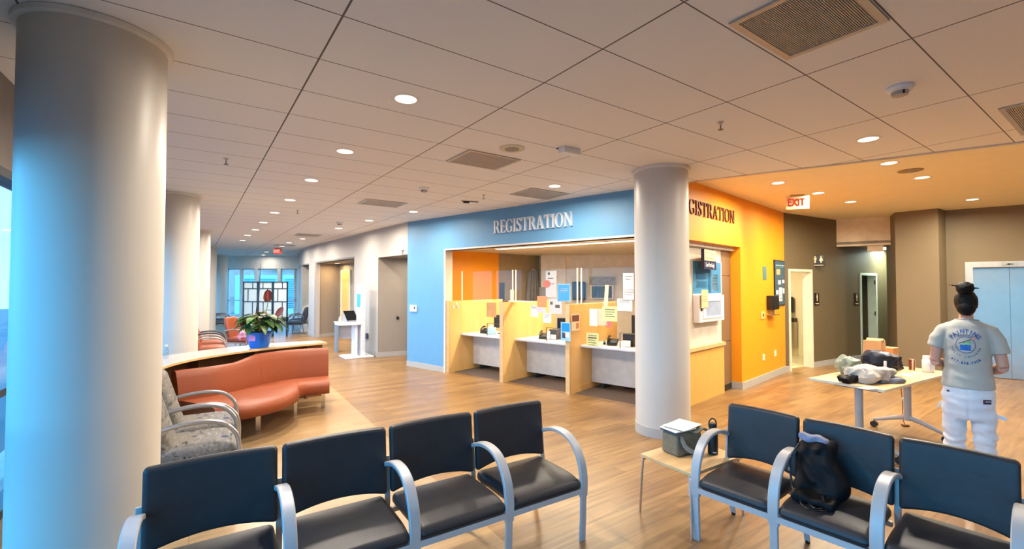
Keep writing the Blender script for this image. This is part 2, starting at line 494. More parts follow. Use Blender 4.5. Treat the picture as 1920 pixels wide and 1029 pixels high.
struct('wall_booth_post', bm, mat('booth_post_brown', (136, 108, 80), .45, .2, scale=2), smooth=False)
bm = B(); wallbox(bm, CORNER, OR1, tb_, tg_, 0, .10, .06, .158); wallbox(bm, CORNER, OR1, tg_, so + .0, 0, 2.30, .03, .18)
struct('wall_booth_gap', bm, mat('gap_shade', (40, 34, 30), .6), smooth=False)  # solid dark strip; its colour stands in for the shaded gap

# taupe wall with two doors
dT, nT, rT = wdir(OR1, TA1)
D1 = (wt_(1478, OR1, TA1), wt_(1522, OR1, TA1)); D2 = (wt_(1612, OR1, TA1), wt_(1643, OR1, TA1))
bm = B(); wall(bm, OR1, TA1, HH, .14, [(D1[0], D1[1], 0, 2.06), (D2[0], D2[1], 0, 2.02)])
struct('wall_taupe', bm, M_TAUPE2, smooth=False)
def doorframe(name, a, b, t0, t1, h, m, w=.05, th=.18):
    bm = B()
    wallbox(bm, a, b, t0, t0 + w, 0, h, th, -.02); wallbox(bm, a, b, t1 - w, t1, 0, h, th, -.02)
    wallbox(bm, a, b, t0 + w, t1 - w, h - w, h, th, -.02)
    return struct(name, bm, m, smooth=False)
M_DF = mat('cream_door_frame', (236, 226, 200), .45)
df = doorframe('door_1', OR1, TA1, D1[0], D1[1], 2.06, M_DF)
doorframe('door_2', OR1, TA1, D2[0], D2[1], 2.02, mat('pale_green_door_frame', (206, 220, 206), .45), .055)
bm = B(); wallbox(bm, OR1, TA1, 0.0, D1[0], 0, .11, .02, -.014)
wallbox(bm, OR1, TA1, D1[1], D2[0], 0, .11, .02, -.014); wallbox(bm, OR1, TA1, D2[1], 6.5, 0, .11, .02, -.014)
struct('baseboard_taupe', bm, M_BASE, smooth=False)
# washroom behind door 1 and door 2
TPO = Vector(OR1)
def tp(t, d): return TPO + dT * t + nT * d
bm = B()
for (p, q) in ((tp(-.35, .14), tp(-.35, 2.4)), (tp(-.35, 2.4), tp(2.3, 2.4)), (tp(2.3, 2.4), tp(2.3, .14))):
    wall(bm, p, q, 2.5, .1)
prism(bm, [tp(-.4, .14), tp(2.3, .14), tp(2.3, 2.4), tp(-.4, 2.4)], 2.5, 2.56)
struct('wall_washroom', bm, M_CREAM, smooth=False)
bm = B(); prism(bm, [tp(-.35, .15), tp(2.3, .15), tp(2.3, 2.4), tp(-.35, 2.4)], 0, .004)
struct('floor_washroom', bm, mat('cream_tile', (206, 196, 160), .35, scale=3), smooth=False)
bm = B()
for (p, q) in ((tp(2.5, .14), tp(2.5, 2.0)), (tp(2.5, 2.0), tp(4.6, 2.0)), (tp(4.6, 2.0), tp(4.6, .14))):
    wall(bm, p, q, 2.5, .1)
prism(bm, [tp(2.4, .14), tp(4.7, .14), tp(4.7, 2.0), tp(2.4, 2.0)], 2.5, 2.56)
struct('wall_washroom_inner', bm, mat('inner_room_paint', (150, 140, 110), .6), smooth=False)
bm = B(); wallbox(bm, tp(D2[0] + .06, .16), tp(D2[0] + .45, .85), 0, .78, .01, 1.96, .04)
struct('door_leaf', bm, wood('walnut_door', (86, 58, 34), (104, 72, 44), (8, 8, 1)), smooth=False)
bm = B()
for z in (.35, 1.05, 1.8):
    p = tp(D2[1] - .075, -.0); box(bm, (p.x, p.y, z), (.03, .02, .1), rT)
struct('door_hinge', bm, M_CHROME, smooth=False)

# soffit over the side corridor, corridor ceiling
SF0 = tuple(tp(wt_(1570, OR1, TA1), 0)); SF1 = (8.35, 9.33)
dS, nS, rS = wdir(SF0, SF1)
bm = B(); wallbox(bm, SF0, SF1, 0, 1.9, 2.59, HH, .1)
struct('wall_soffit', bm, mat('beige_soffit', (240, 222, 188), .6), smooth=False)
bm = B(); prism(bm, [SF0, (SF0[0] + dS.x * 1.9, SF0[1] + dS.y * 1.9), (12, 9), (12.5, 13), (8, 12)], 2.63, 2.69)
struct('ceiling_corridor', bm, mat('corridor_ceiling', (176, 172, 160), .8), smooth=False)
p = at(1641, 468, 2.5)
bm = B(); box(bm, (p.x, p.y, 2.53), (.27, .05, .14), rS)
struct('trim_4', bm, mat('beige_soffit', (240, 222, 188), .6), smooth=False)

# taupe pillar and elevator wall
bm = B(); prism(bm, [(7.70, 9.09), (8.10, 8.59), EL0, (9.0, 9.6), (8.35, 10.1)], 0, HH)
struct('wall_pillar', bm, M_TAUPE, smooth=False)
EO = (wt_(1824, EL0, EL1), wt_(1824, EL0, EL1) + .98)
bm = B(); wall(bm, EL0, EL1, HH, .12, [(EO[0], EO[1], 0, 2.05)])
struct('wall_elevator', bm, M_TAUPE, smooth=False)
bm = B()
for i in range(2):
    w = (EO[1] - EO[0]) / 2
    wallbox(bm, EL0, EL1, EO[0] + w * i + .002, EO[0] + w * (i + 1) - .002, .01, 2.05, .03, .09)
struct('door_3', bm, M_STEEL, smooth=False)
ef = doorframe('door_4', EL0, EL1, EO[0] - .10, EO[1] + .10, 2.17, mat('elevator_frame_metal', (206, 196, 180), .38, .7), .105, .1)
bm = B(); wallbox(bm, EL0, EL1, EO[0] + .38, EO[0] + .58, 2.09, 2.14, .012, -.032)
pl = obj('indicator_plate', bm, mat('champagne_plate', (214, 196, 160), .3, .8), ef, smooth=False, label='pale indicator plate with black arrow')
bm = B(); p = Vector(EL0) + dS * 0; dE, nE, rE = wdir(EL0, EL1)
q = Vector(EL0) + dE * (EO[0] + .48) - nE * .036
xz = [(-.05, 0), (0, .018), (0, .008), (.05, .006), (.05, -.006), (0, -.008), (0, -.018)]
xzprism(bm, xz, -.002, .002)
obj('arrow', bm, M_BLACK, ef, (q.x, q.y, 2.115), rE, smooth=False)
bm = B(); wallbox(bm, EL0, EL1, 0, EO[0] - .1, 0, .11, .02, -.014); wallbox(bm, EL0, EL1, EO[1] + .1, 5.6, 0, .11, .02, -.014)
struct('baseboard_elevator', bm, M_BASE, smooth=False)
# hidden closing walls
bm = B(); wall(bm, TA1, (13.1, 11.0), HH, .12); wall(bm, (13.1, 11.0), (13.05, 5.2), HH, .12); struct('wall_corridor_end', bm, M_TAUPE, smooth=False)
bm = B(); wall(bm, EL1, (13.2, -5.8), HH, .15); struct('wall_right', bm, M_TAUPE, smooth=False)
bm = B(); wall(bm, (13.3, -5.8), tuple(cwp(-9.2)), HC, .15); struct('wall_back', bm, M_WHITE, smooth=False)

# curved white wall with openings
M_W = M_WHITE
bm = B(); HO = 2.46
segs = [(0, 1, 1), (1, 2, 1), (2, 3, 0), (3, 4, 1), (4, 5, 0), (5, 6, 1), (6, 7, 0)]
for i, j, full in segs:
    A_, B_ = CW[i], CW[j]; L = (Vector(B_) - Vector(A_)).length
    if i == 6: wallbox(bm, A_, B_, 0, L - .0, HO - .06, HC, .12)
    elif i == 0: wall(bm, A_, B_, HC, .12, [(L - .9, L - .02, 0, HO)])
    elif full: wallbox(bm, A_, B_, 0, L, 0, HC, .12)
    else: wallbox(bm, A_, B_, 0, L, HO, HC, .12)
struct('wall_curved', bm, M_W, smooth=False)
bm = B()
for i in (1, 3, 5):
    L = (Vector(CW[i + 1]) - Vector(CW[i])).length
    wallbox(bm, CW[i], CW[i + 1], 0, L, 0, .11, .02, -.014)
L = (Vector(CW[1]) - Vector(CW[0])).length; wallbox(bm, CW[0], CW[1], 0, L - .9, 0, .11, .02, -.014)
struct('baseboard_curved', bm, M_BASE, smooth=False)
bm = B()
# alcove beside the blue wall
A6 = Vector(CW[6]); e1 = A6 + Vector((.9, .45)) * 1.5; e2 = Vector((-1.74, 10.15))
wall(bm, CW[6], e1, HO + .06, .1); wall(bm, e1, e2, HO + .06, .1)
prism(bm, [CW[6], e1, e2, (BL0[0] + .1, BL0[1] + .2)], HO - .06, HO)
struct('wall_alcove', bm, M_GREYWALL, smooth=False)
bm = B(); wallbox(bm, CW[6], e1, 0, 1.5, 0, .11, .02, -.014); struct('baseboard_alcove', bm, M_BASE, smooth=False)
bm = B()
A4 = Vector(CW[4]); k1 = Vector(dep(634, 15.75).xy); k2 = Vector((-3.3, 13.1))
wall(bm, CW[4], k1, HO + .06, .1); wall(bm, k1, k2, HO + .06, .1)
prism(bm, [CW[4], k1, k2, (-3.6, 11.9), CW[5]], HO, HO + .05)
struct('wall_niche', bm, M_GREYWALL, smooth=False)
bm = B(); wallbox(bm, CW[4], k1, 0, .8, 0, .11, .02, -.014); wallbox(bm, k1, k2, 0, .2, 0, .11, .02, -.014)
struct('baseboard_niche', bm, M_BASE, smooth=False)
bm = B()
A2 = Vector(CW[2]); g1_ = A2 + Vector((1.3, .55))
wall(bm, CW[2], g1_, HO + .06, .1); wall(bm, g1_, g1_ + Vector((1.2, -1.2)), HO + .06, .1)
A1 = Vector(CW[1]) + Vector((-.4, .9)); g2_ = A1 + Vector((1.6, .4))
wall(bm, A1, g2_, HO + .06, .1)
prism(bm, [(-10, 21.1), (-6, 21.1), (-5.5, 15.2), CW[3], CW[2], CW[1]], HO, HO + .05)
struct('wall_recess', bm, mat('recess_grey_paint', (146, 140, 132), .6), smooth=False)  # plain grey paint of the recess walls
# doorway leaf in the niche; the warm doorway light is in its colour
nd, nn, nr = wdir(k1, k2)
t0 = wt_(643, k1, k2); t1 = wt_(657, k1, k2); NT0 = t0
bm = B(); wallbox(bm, k1, k2, t0, t1, 0, 2.2, .03, -.035)
struct('door_5', bm, wood('warm_doorway_glow', (226, 166, 96), (238, 184, 116), (8, 8, 1)), smooth=False)
bm = B(); wallbox(bm, k1, k2, t0 - .07, t0, 0, 2.25, .05, -.05); wallbox(bm, k1, k2, t1, t1 + .05, 0, 2.25, .05, -.05)
struct('trim_5', bm, M_DF, smooth=False)

# far window wall
bm = B()
wins = [(425.7, 450), (453, 477), (482.4, 520), (525.8, 551), (552.5, 557)]
ops = [(wt_(p, FAR_A, FAR_B), wt_(q, FAR_A, FAR_B), .37, 2.5) for p, q in wins]
wall(bm, FAR_A, FAR_B, HC, .2, ops); struct('wall_far', bm, mat('far_wall_paint', (222, 218, 210), .6), smooth=False)
for i, o in enumerate(ops):
    bm = B()
    for (s0, s1, z0, z1) in ((o[0], o[0] + .04, .37, 2.5), (o[1] - .04, o[1], .37, 2.5), (o[0], o[1], .37, .42), (o[0], o[1], 2.46, 2.5), (o[0], o[1], 1.02, 1.07)):
        wallbox(bm, FAR_A, FAR_B, s0, s1, z0, z1, .06, .05)
    w_ = struct('window_%d' % (i + 1), bm, mat('pale_window_frame', (196, 206, 214), .4), smooth=False)
    bm = B(); wallbox(bm, FAR_A, FAR_B, o[0] + .04, o[1] - .04, .42, 2.46, .006, .08)
    obj('pane', bm, M_WINGLASS, w_, smooth=False)

# long curtain wall beside the columns
bm = B()
s0, s1 = -9.2, 24.6
p0, p1 = cwp(s1), cwp(s0)     # viewer on the left normal? slab is placed outside
def cbox(bm, a0, a1, z0, z1, d0, d1):
    prism(bm, [cwp(a0, d0), cwp(a1, d0), cwp(a1, d1), cwp(a0, d1)], z0, z1)
cbox(bm, s0, s1, 2.5, HC + .06, 0, .25); cbox(bm, s0, s1, 0, .16, 0, .25)
struct('wall_window_side', bm, mat('window_header_paint', (120, 112, 106), .6), smooth=False)
n_bays = 21
bay = (s1 - s0) / n_bays
for k in range(n_bays):
    a0 = s0 + k * bay; a1 = a0 + bay
    bm = B()
    cbox(bm, a0, a0 + .05, .16, 2.5, 0, .14); cbox(bm, a1 - .03, a1, .16, 2.5, 0, .14)
    cbox(bm, a0 + .05, a1 - .03, .16, .22, 0, .12); cbox(bm, a0 + .05, a1 - .03, 2.44, 2.5, 0, .12)
    cbox(bm, a0 + .05, a1 - .03, .98, 1.03, 0, .12)
    w_ = struct('window_%d' % (k + 10), bm, M_FRAME, smooth=False)
    bm = B(); cbox(bm, a0 + .05, a1 - .03, .22, 2.44, .06, .066)
    obj('pane', bm, M_WINGLASS, w_, smooth=False)

# round columns
for i, c in enumerate([(-2.31, 2.50), (-5.12, 6.87), (-7.9, 11.3), (-10.67, 15.8), (-13.0, 20.15), (1.785, 5.41)]):
    bm = B(); lathe(bm, [(.31, 0), (.31, HC)], 64)
    c_ = struct('column', bm, M_COLUMN, loc=(c[0], c[1], 0))
    bm = B(); lathe(bm, [(.316, 0), (.316, .11), (.31, .115)], 64)
    obj('column_base', bm, M_BASE, c_)
    bm = B(); lathe(bm, [(.31, HC - .035), (.335, HC - .03), (.335, HC - .003), (.31, HC - .001)], 64)
    obj('column_collar', bm, mat('collar_white', (224, 218, 210), .4), c_)

# registration room behind the blue opening
RI = [(-1.62, 9.91), (-.32, 10.9), (.72, 11.92), (.72, 11.92)]
bm = B(); wall(bm, (-2.16, 9.93), RI[0], 2.56, .1); wall(bm, RI[0], RI[1], 2.56, .1); struct('wall_office_orange', bm, M_ORANGE, smooth=False)
bm = B(); wall(bm, RI[1], RI[2], 2.56, .1); struct('wall_office_taupe', bm, mat('office_taupe_paint', (158, 138, 106), .6), smooth=False)
bm = B()
RB0, RB1 = (.74, 11.55), (5.3, 10.9)
wall(bm, (.70, 12.1), RB0, 2.56, .1); wall(bm, RB0, (1.35, 11.45), 2.56, .1); wall(bm, (1.35, 11.55), RB1, 2.56, .1); wall(bm, RB1, (5.2, 9.2), 2.56, .1)
struct('wall_office_back', bm, mat('office_beige_paint', (238, 226, 202), .6), smooth=False)
bm = B(); q0 = Vector(BL0) + nB * .16; q1 = Vector(CORNER) + nB * .16
prism(bm, [q0, q1 + nO * .0, (5.3, 9.3), RB1, (1.35, 11.6), (.72, 12), (-2.6, 9.9)], 2.5, 2.56)
struct('ceiling_office', bm, mat('office_ceiling', (232, 222, 198), .8), smooth=False)
bm = B(); prism(bm, [Vector(BL0) + nB * .16 + dB * T0, Vector(BL0) + nB * .16 + dB * T1, (4.6, 8.9), (5, 10.8), (.7, 11.8), (-2, 9.7)], 0, .003)
struct('floor_office', bm, mat('dark_carpet', (98, 84, 74), .95, scale=40, var=.2), smooth=False)

# louvred building and trees outside the far windows
bm = B(); bx(bm, -16.5, -12.6, 27, 31, -.3, 2.35)
t = thing('louvred_unit', 'pale building with horizontal louvres outside the far windows', 'building', (0, 0, 0))
obj('body', bm, mat('pale_cladding', (150, 196, 206), .7), t, smooth=False)
for x0, x1 in ((-16.1, -14.0), (-13.5, -12.8)):
    bm = B()
    for k in range(16): box(bm, ((x0 + x1) / 2, 26.96, .5 + k * .11), (x1 - x0, .09, .02), M=Matrix.Rotation(.5, 4, 'X'))
    obj('louvre', bm, mat('louvre_paint', (126, 178, 192), .6), t, smooth=False)
bm = B(); bx(bm, -30, 2, 33, 34, -.3, 3.0)
tag(obj('brick_building', bm, mat('brown_facade', (150, 132, 120), .8, var=.3, scale=.8), smooth=False), 'low brown building in the distance beyond the windows', 'building')

# ------------------------------------------------------------------ lamps and ceiling fittings
def lamp(name, loc, power, size, color, shape='DISK', sy=None, rot=(0, 0, 0), parent=None, spread=172):
    l = bpy.data.lights.new(name, 'AREA'); l.energy = power; l.shape = shape; l.size = size
    if sy: l.size_y = sy
    l.color = color; l.spread = math.radians(spread)
    o = bpy.data.objects.new(name, l); COL.objects.link(o); o.location = loc; o.rotation_euler = rot
    if parent: o.parent = parent
    return o
bm = B(); lathe(bm, [(.078, .004), (.078, -.002), (.1, -.004), (.105, -.001), (.105, .01)], 28, caps=False)
rim_me = obj('trim_ring', bm, mat('lamp_ring', (226, 222, 214), .35))
bm = B(); lathe(bm, [(.08, -.001), (.08, .008)], 28)
disc_me = obj('diffuser', bm, M_LIGHT)
first = [True]
def downlight(p, label, power, color, group):
    t = thing('downlight', label, 'ceiling light', p, 0, group)
    for s in (rim_me, disc_me):
        if first[0]: c = s
        else: c = s.copy(); COL.objects.link(c)
        c.parent = t
    first[0] = False
    lamp('lamp_glow', (0, 0, -.012), power, .15, color, parent=t)
GL = 'round downlights in the tiled ceiling'
rowA = [(761, 186), (647, 284), (584, 338), (544, 375), (515, 398.5), (494, 417), (479, 430.5), (464, 441), (455, 451)]
labA = ['largest round downlight, nearest the middle of the tiled ceiling', 'second round downlight of the long left row', 'third round downlight of the long left row',
        'fourth round downlight of the long left row', 'fifth round downlight of the long left row', 'sixth round downlight of the long left row',
        'seventh round downlight of the long left row', 'eighth round downlight of the left row, far away', 'farthest round downlight of the long left row']
for (x, y), l in zip(rowA, labA): downlight(at(x, y, HC), l, P_MAIN, LAMP, GL)
rowB = [(1040, 349), (775, 397), (692, 413.5), (635, 428), (567, 447.5), (542, 455), (529, 461.5), (500, 472.5), (494, 478)]
labB = ['round downlight above the blue wall beside the square vent', 'round downlight above the left end of the blue wall', 'round downlight above the white wall next to the blue wall',
        'round downlight above the white wall below a smoke detector', 'round downlight over the far end of the curved wall', 'small round downlight over the corridor past the vent', 'smallest round downlight near the far exit sign', 'far round downlight just left of the small exit sign', 'last round downlight before the far window wall']
for (x, y), l in zip(rowB, labB): downlight(at(x, y, HC), l, (50 if x > 900 else 36) if x > 505 else 12, LAMP, GL)
downlight(at(1628, 261, HC), 'round downlight in the tiles near the yellow ceiling edge', P_MAIN, LAMP, GL)
# unseen downlights added to light the seats and the near floor
for k, (x, y) in enumerate([(4.2, .6), (5.6, -1.8), (8.0, .8), (7.8, 3.0)]):
    downlight(Vector((x, y, HC)), 'unseen downlight added to light the seats nearest the viewer', 26, LAMP, 'added downlights above and behind the viewer')
GH = 'round downlights in the yellow high ceiling'
rowC = [(1667, 306), (1459, 343), (1534, 362), (1595, 378.5), (1729, 333), (1823, 374)]
labC = ['round downlight in the high ceiling beside the round speaker', 'round downlight beside the orange wall above the lettering', 'round downlight right of the exit sign top', 'round downlight furthest back above the taupe wall',
        'round downlight right of the round speaker in the high ceiling', 'round downlight above the elevator']
for (x, y), l in zip(rowC, labC): downlight(at(x, y, HH), l, P_HIGH, LAMPW, GH)
for p in ((6.9, 5.6), (9.6, 5.9)):
    downlight(Vector((p[0], p[1], HH)), 'round downlight in the high ceiling outside the picture', P_HIGH, LAMPW, GH)
# linear light in the registration room
a = at(934, 467.5, 2.484); b = at(1215, 450, 2.484)
d = (b - a).normalized(); rz = math.atan2(d.y, d.x); L = (b - a).length
t = thing('linear_light', 'long linear light strip above the registration counters', 'ceiling light', (a + b) / 2 + Vector((0, 0, .016)), rz)
bm = B(); bx(bm, -L / 2 - .02, L / 2 + .02, -.09, .09, -.012, .0); obj('housing', bm, M_WHITEP, t, smooth=False)
bm = B(); bx(bm, -L / 2, L / 2, -.07, .07, -.016, -.011); obj('diffuser', bm, emit('strip_glow', (255, 238, 196), 4.5), t, smooth=False)
lamp('strip_lamp', (0, 0, -.03), 160, L, (1, .84, .6), 'RECTANGLE', .12, parent=t, spread=170)
# corridor panel light
p = at(1672, 464.5, 2.63)
t = thing('panel_light', 'bright ceiling panel light in the side corridor', 'ceiling light', p + Vector((.12, 0, 0)), rS)
bm = B(); bx(bm, -.6, .6, -.3, .3, -.02, 0); obj('diffuser', bm, emit('cool_panel', (235, 245, 250), 5), t, smooth=False)
lamp('panel_lamp', (0, 0, -.04), 80, 1.1, (.80, 1, .84), 'RECTANGLE', .5, parent=t)
# lamps in washroom, niche, alcove, office
def glow(x, y, z, pw, col, lab):
    t = thing('downlight', lab, 'ceiling light', (x, y, z), 0, 'round downlights in side rooms')
    for s in (rim_me, disc_me):
        c = s.copy(); COL.objects.link(c); c.parent = t
    lamp('lamp_glow', (0, 0, -.012), pw, .15, col, parent=t)
q = tp(.7, 1.2); glow(q.x, q.y, 2.5, 48, (1, .88, .6), 'round downlight inside the washroom')
q = k1 + (k2 - k1).normalized() * (NT0 + .2) - nn * .3; glow(q.x, q.y, HO - .002, 14, (1, .66, .32), 'round downlight in the niche above the warm doorway')
glow(-2.35, 10.75, HO - .062, 10, LAMP, 'round downlight inside the grey alcove')
q = A2 + Vector((.9, -.3)); glow(q.x, q.y, HO - .002, 8, LAMP, 'round downlight inside the far recess')

# ceiling grilles
def grille(l_, b_, r_, z, label, cat='ceiling vent', ribs=26, dark=(186, 178, 170), deep=0.0, name='ceiling_vent'):
    l, b, r = at(*l_, z), at(*b_, z), at(*r_, z)
    c = (l + r) / 2; w = abs((b - l).dot(G2)); h = abs((r - b).dot(G1))
    t = thing(name, label, cat, c, math.atan2(G2.y, G2.x), 'air vents in the tiled ceiling')
    bm = B(); f = .035
    for (x0, x1, y0, y1) in ((-w / 2, w / 2, -h / 2, -h / 2 + f), (-w / 2, w / 2, h / 2 - f, h / 2), (-w / 2, -w / 2 + f, -h / 2 + f, h / 2 - f), (w / 2 - f, w / 2, -h / 2 + f, h / 2 - f)):
        bx(bm, x0, x1, y0, y1, -.012, 0)
    obj('frame', bm, mat('vent_frame', (178, 172, 164), .4, .3), t, smooth=False)
    bm = B(); bx(bm, -w / 2 + f, w / 2 - f, -h / 2 + f, h / 2 - f, -.002, 0)
    obj('backing', bm, mat('vent_backing%d' % dark[0], [v * .7 for v in dark], .8), t, smooth=False)
    bm = B()
    for k in range(ribs):
        y = -h / 2 + f + (h - 2 * f) * (k + .5) / ribs
        box(bm, (0, y, -.006), (w - 2 * f, (h - 2 * f) / ribs * .55, .006))
    obj('slats', bm, mat('vent_slats%d' % dark[0], dark, .5, .1), t, smooth=False)
# vents
grille((1362, 42), (1475, 108), (1672, 36), HC, 'large square return air grille nearest the viewer', ribs=44, dark=(172, 166, 158))
grille((837, 301), (928, 318), (976, 299), HC, 'square grey ceiling vent beside the round speaker')
grille((672, 380), (742, 389), (762, 381), HC, 'square grey ceiling vent above the white curved wall')
grille((962, 364), (1028, 374), (1063, 362), HC, 'square grey ceiling vent above the blue wall')
grille((550, 440), (590, 444), (604, 441), HC, 'thin dark ceiling vent far down the corridor')
grille((512, 459), (548, 461.5), (556, 460), HC, 'farthest ceiling vent near the exit sign')
grille((1882, 217), (1925, 262), (1990, 225), HC, 'grey ceiling vent cut by the right picture edge', ribs=16)
def rounddev(name, label, cat, x, y, z, prof, m, extra=None, grp=None):
    p = at(x, y, z); t = thing(name, label, cat, p, 0, grp)
    bm = B(); lathe(bm, prof, 32); obj('body', bm, m, t)
    if extra: extra(t)
    return t
def spk(t):
    bm = B(); lathe(bm, [(.075, -.012), (.0749, -.008)], 28); obj('grille', bm, mat('speaker_mesh', (150, 142, 124), .7, scale=120, var=.3), t)
GS = 'round speakers in the ceiling'
rounddev('ceiling_speaker', 'round ceiling speaker above the blue wall', 'speaker', 960, 278, HC, [(.13, 0), (.13, -.006), (.118, -.01), (.07, -.01)], mat('speaker_rim', (206, 196, 172), .5), spk, GS)
rounddev('ceiling_speaker', 'round ceiling speaker in the yellow high ceiling', 'speaker', 1707, 319.5, HH, [(.13, 0), (.13, -.006), (.118, -.01), (.07, -.01)], mat('speaker_rim_tan', (150, 128, 86), .5), spk, GS)
def smk(t):
    bm = B(); lathe(bm, [(.05, -.035), (.045, -.06), (.02, -.065)], 20); obj('sensor_cage', bm, mat('cage_grey', (170, 164, 156), .5), t)
    bm = B(); bx(bm, -.02, -.008, -.05, -.046, -.062, -.036); obj('indicator', bm, M_BLACK, t, smooth=False)
SP = [(.075, 0), (.078, -.012), (.07, -.028), (.05, -.036)]
for x, y, l in ((1687, 165, 'white smoke detector beside the large return grille'), (795, 352, 'white smoke detector above the vent over the white wall'), (637, 416.5, 'smoke detector above the curved wall')):
    rounddev('smoke_detector', l, 'smoke detector', x, y - (2 if x > 1000 else 0), HC, SP, M_WHITEP, smk, 'smoke detectors in the ceiling')
def spr(t):
    bm = B(); tube(bm, [(0, 0, -.03), (0, 0, -.06)], .004); lathe(bm, [(.022, -.062), (.022, -.065)], 14); obj('deflector', bm, M_BLACK, t)
for x, y, l in ((1351, 229, 'dark sprinkler head in the tiles left of the downlight'), (424, 297, 'dark sprinkler head nearest the white columns'), (907, 365, 'sprinkler head above the blue wall'), (558, 394, 'sprinkler head far down the left row')):
    rounddev('sprinkler', l, 'sprinkler', x, y, HC, [(.028, 0), (.03, -.004), (.012, -.006), (.01, -.03)], mat('sprinkler_cup', (196, 188, 178), .4), spr, 'sprinkler heads')
p = at(1068, 286, HC - .04)
t = thing('emergency_unit', 'white box fitting on the ceiling right of the round speaker', 'ceiling fitting', Vector((p.x, p.y, HC)), math.atan2(G2.y, G2.x))
bm = B(); rbox(bm, (0, 0, -.03), (.22, .10, .06), .01); obj('housing', bm, M_WHITEP, t)
bm = B(); bx(bm, -.12, .12, .05, .07, -.008, 0); obj('mounting_slot', bm, M_BLACK, t, smooth=False)
p = at(881, 377, HC); t = thing('ceiling_bracket', 'small dark bracket on the ceiling before the blue wall', 'bracket', p, .3)
bm = B(); bx(bm, -.14, .14, -.012, .012, -.012, 0); rbox(bm, (-.06, 0, -.022), (.1, .04, .03), .008); obj('arm', bm, M_BLACK, t)

# ------------------------------------------------------------------ vinyl waiting chairs
ARMP = spline([(.455, .62), (.40, .645), (.30, .672), (.20, .672), (.12, .645), (.055, .585), (.012, .50), (-.004, .40), (0, .30)], 5)
def arm_part(root, x, w=.060):
    bm = B(); bar(bm, ARMP, w, .026); a_ = obj('armrest', bm, M_ARM, root, (x, 0, 0))
    bm = B(); bar(bm, [(0, .31), (.004, .15), (.012, 0)], .046, .020)
    obj('leg', bm, M_ARM, root, (x, 0, 0))
    bm = B(); bar(bm, [(.485, .66), (.47, .55), (.455, .40), (.47, .25), (.54, .02)], .032, .018)
    obj('leg', bm, M_ARM, root, (x, 0, 0), label='rear leg running up to the backrest')
    bm = B(); lathe(bm, [(.014, 0), (.016, .03)], 12, (x, .545, 0)); obj('foot', bm, M_BLACK, root)
def vinyl_chair(w, label, loc, rz, both, group, back_m=None):
    t = thing('waiting_chair', label, 'chair', loc, rz, group)
    sw = w - .052
    def sd(p):
        q = p.copy()
        u = p.x / (sw / 2); v = p.y / .24
        if p.z > 0: q.z += .012 * (1 - u * u) * (1 - min(1, abs(v))) - .010 * max(0, -v) ** 3
        q.z -= .018 * max(0, -v) ** 4
        return q
    bm = B(); rbox(bm, (0, .225, .405), (sw, .49, .075), .032, 10, sd); obj('seat', bm, M_VINYL, t)
    bw = w - .022
    def bd(p):
        q = p.copy()
        u = p.x / (bw / 2); v = p.z / .2
        q.y += .030 * u * u * 0 - .028 * (1 - u * u) * -1 * .6
        if v < -.5: q.z += .042 * (1 - u * u) * min(1, (-v - .5) * 2)
        if v > .5: q.z += .004 * (1 - u * u)
        q.y += .05 * (v + 1) * .35
        return q
    bm = B(); rbox(bm, (0, .435, .648), (bw, .052, .40), .024, 12, bd); obj('backrest', bm, M_VINYL, t)
    bm = B(); bx(bm, -w / 2 + .02, w / 2 - .02, -.016, .008, .325, .360); bx(bm, -w / 2 + .02, w / 2 - .02, .42, .445, .335, .362)
    obj('seat_frame', bm, M_ARM, t, smooth=False)
    arm_part(t, w / 2)
    if both: arm_part(t, -w / 2)
    return t
A4 = Vector((.482, 3.10, 0)); dL = Vector((.500, .327, 0)); LW = dL.length; rL = math.atan2(dL.y, dL.x)
labs = ['black vinyl waiting chair in front of the big left column, nearest the viewer', 'black vinyl waiting chair second from the left column in the row of four',
        'black vinyl waiting chair third from the left column in the row of four', 'black vinyl waiting chair at the right end of the left row, beside open floor']
for k in range(4):
    c = A4 - dL * (3.5 - k)
    vinyl_chair(LW, labs[k], c, rL, k == 0, 'left row of joined black chairs')
B0 = Vector((1.246, 3.11, 0)); dR = Vector((.3105, -.379, 0)); RW = dR.length; rR = math.atan2(dR.y, dR.x)
labs = ['empty black vinyl waiting chair next to the small birch table', 'black vinyl waiting chair holding the black drawstring bag', 'black vinyl waiting chair in the bottom right corner']
for k in range(3):
    vinyl_chair(RW, labs[k], B0 + dR * (k + .5), rR, k == 0, 'right row of joined black chairs')

# ------------------------------------------------------------------ small birch table between the rows
TBL = [Vector(p) for p in ((.972, 3.482), (1.487, 3.82), (1.72, 3.45), (1.236, 3.117))]
tc_ = sum(TBL, Vector((0, 0))) / 4
rT2 = math.atan2(.545, .838)
t = thing('corner_table', 'small birch corner table between the two rows of black chairs', 'table', (tc_.x, tc_.y, 0), rT2)
hw, hd = .30, .225
bm = B(); rbox(bm, (0, 0, .429), (2 * hw, 2 * hd, .024), .003, 4); obj('table_top', bm, M_BIRCH, t)
for sx_, sy_ in ((-1, 1), (-1, -1), (1, -1)):
    bm = B(); tube(bm, spline([(sx_ * (hw - .10), sy_ * (hd - .03), .415), (sx_ * (hw - .03), sy_ * (hd - .02), .405), (sx_ * (hw - .008), sy_ * (hd - .015), .36), (sx_ * (hw + .008), sy_ * hd, .0)], 5), .009, 10)
    obj('leg', bm, M_CHROME, t, label='thin bent chrome leg')
bm = B(); tube(bm, spline([(-hw + .12, -hd + .05, .411), (-.1, -hd + .06, .409), (.12, -hd + .06, .409), (hw - .02, -hd + .06, .41)], 4), .009); obj('under_rail', bm, M_CHROME, t)
bm = B(); bar(bm, [(hd - .04, .417), (hd - .04, 0)], .055, .02, hw - .04); obj('leg', bm, M_ARM, t, label='flat grey rear leg')

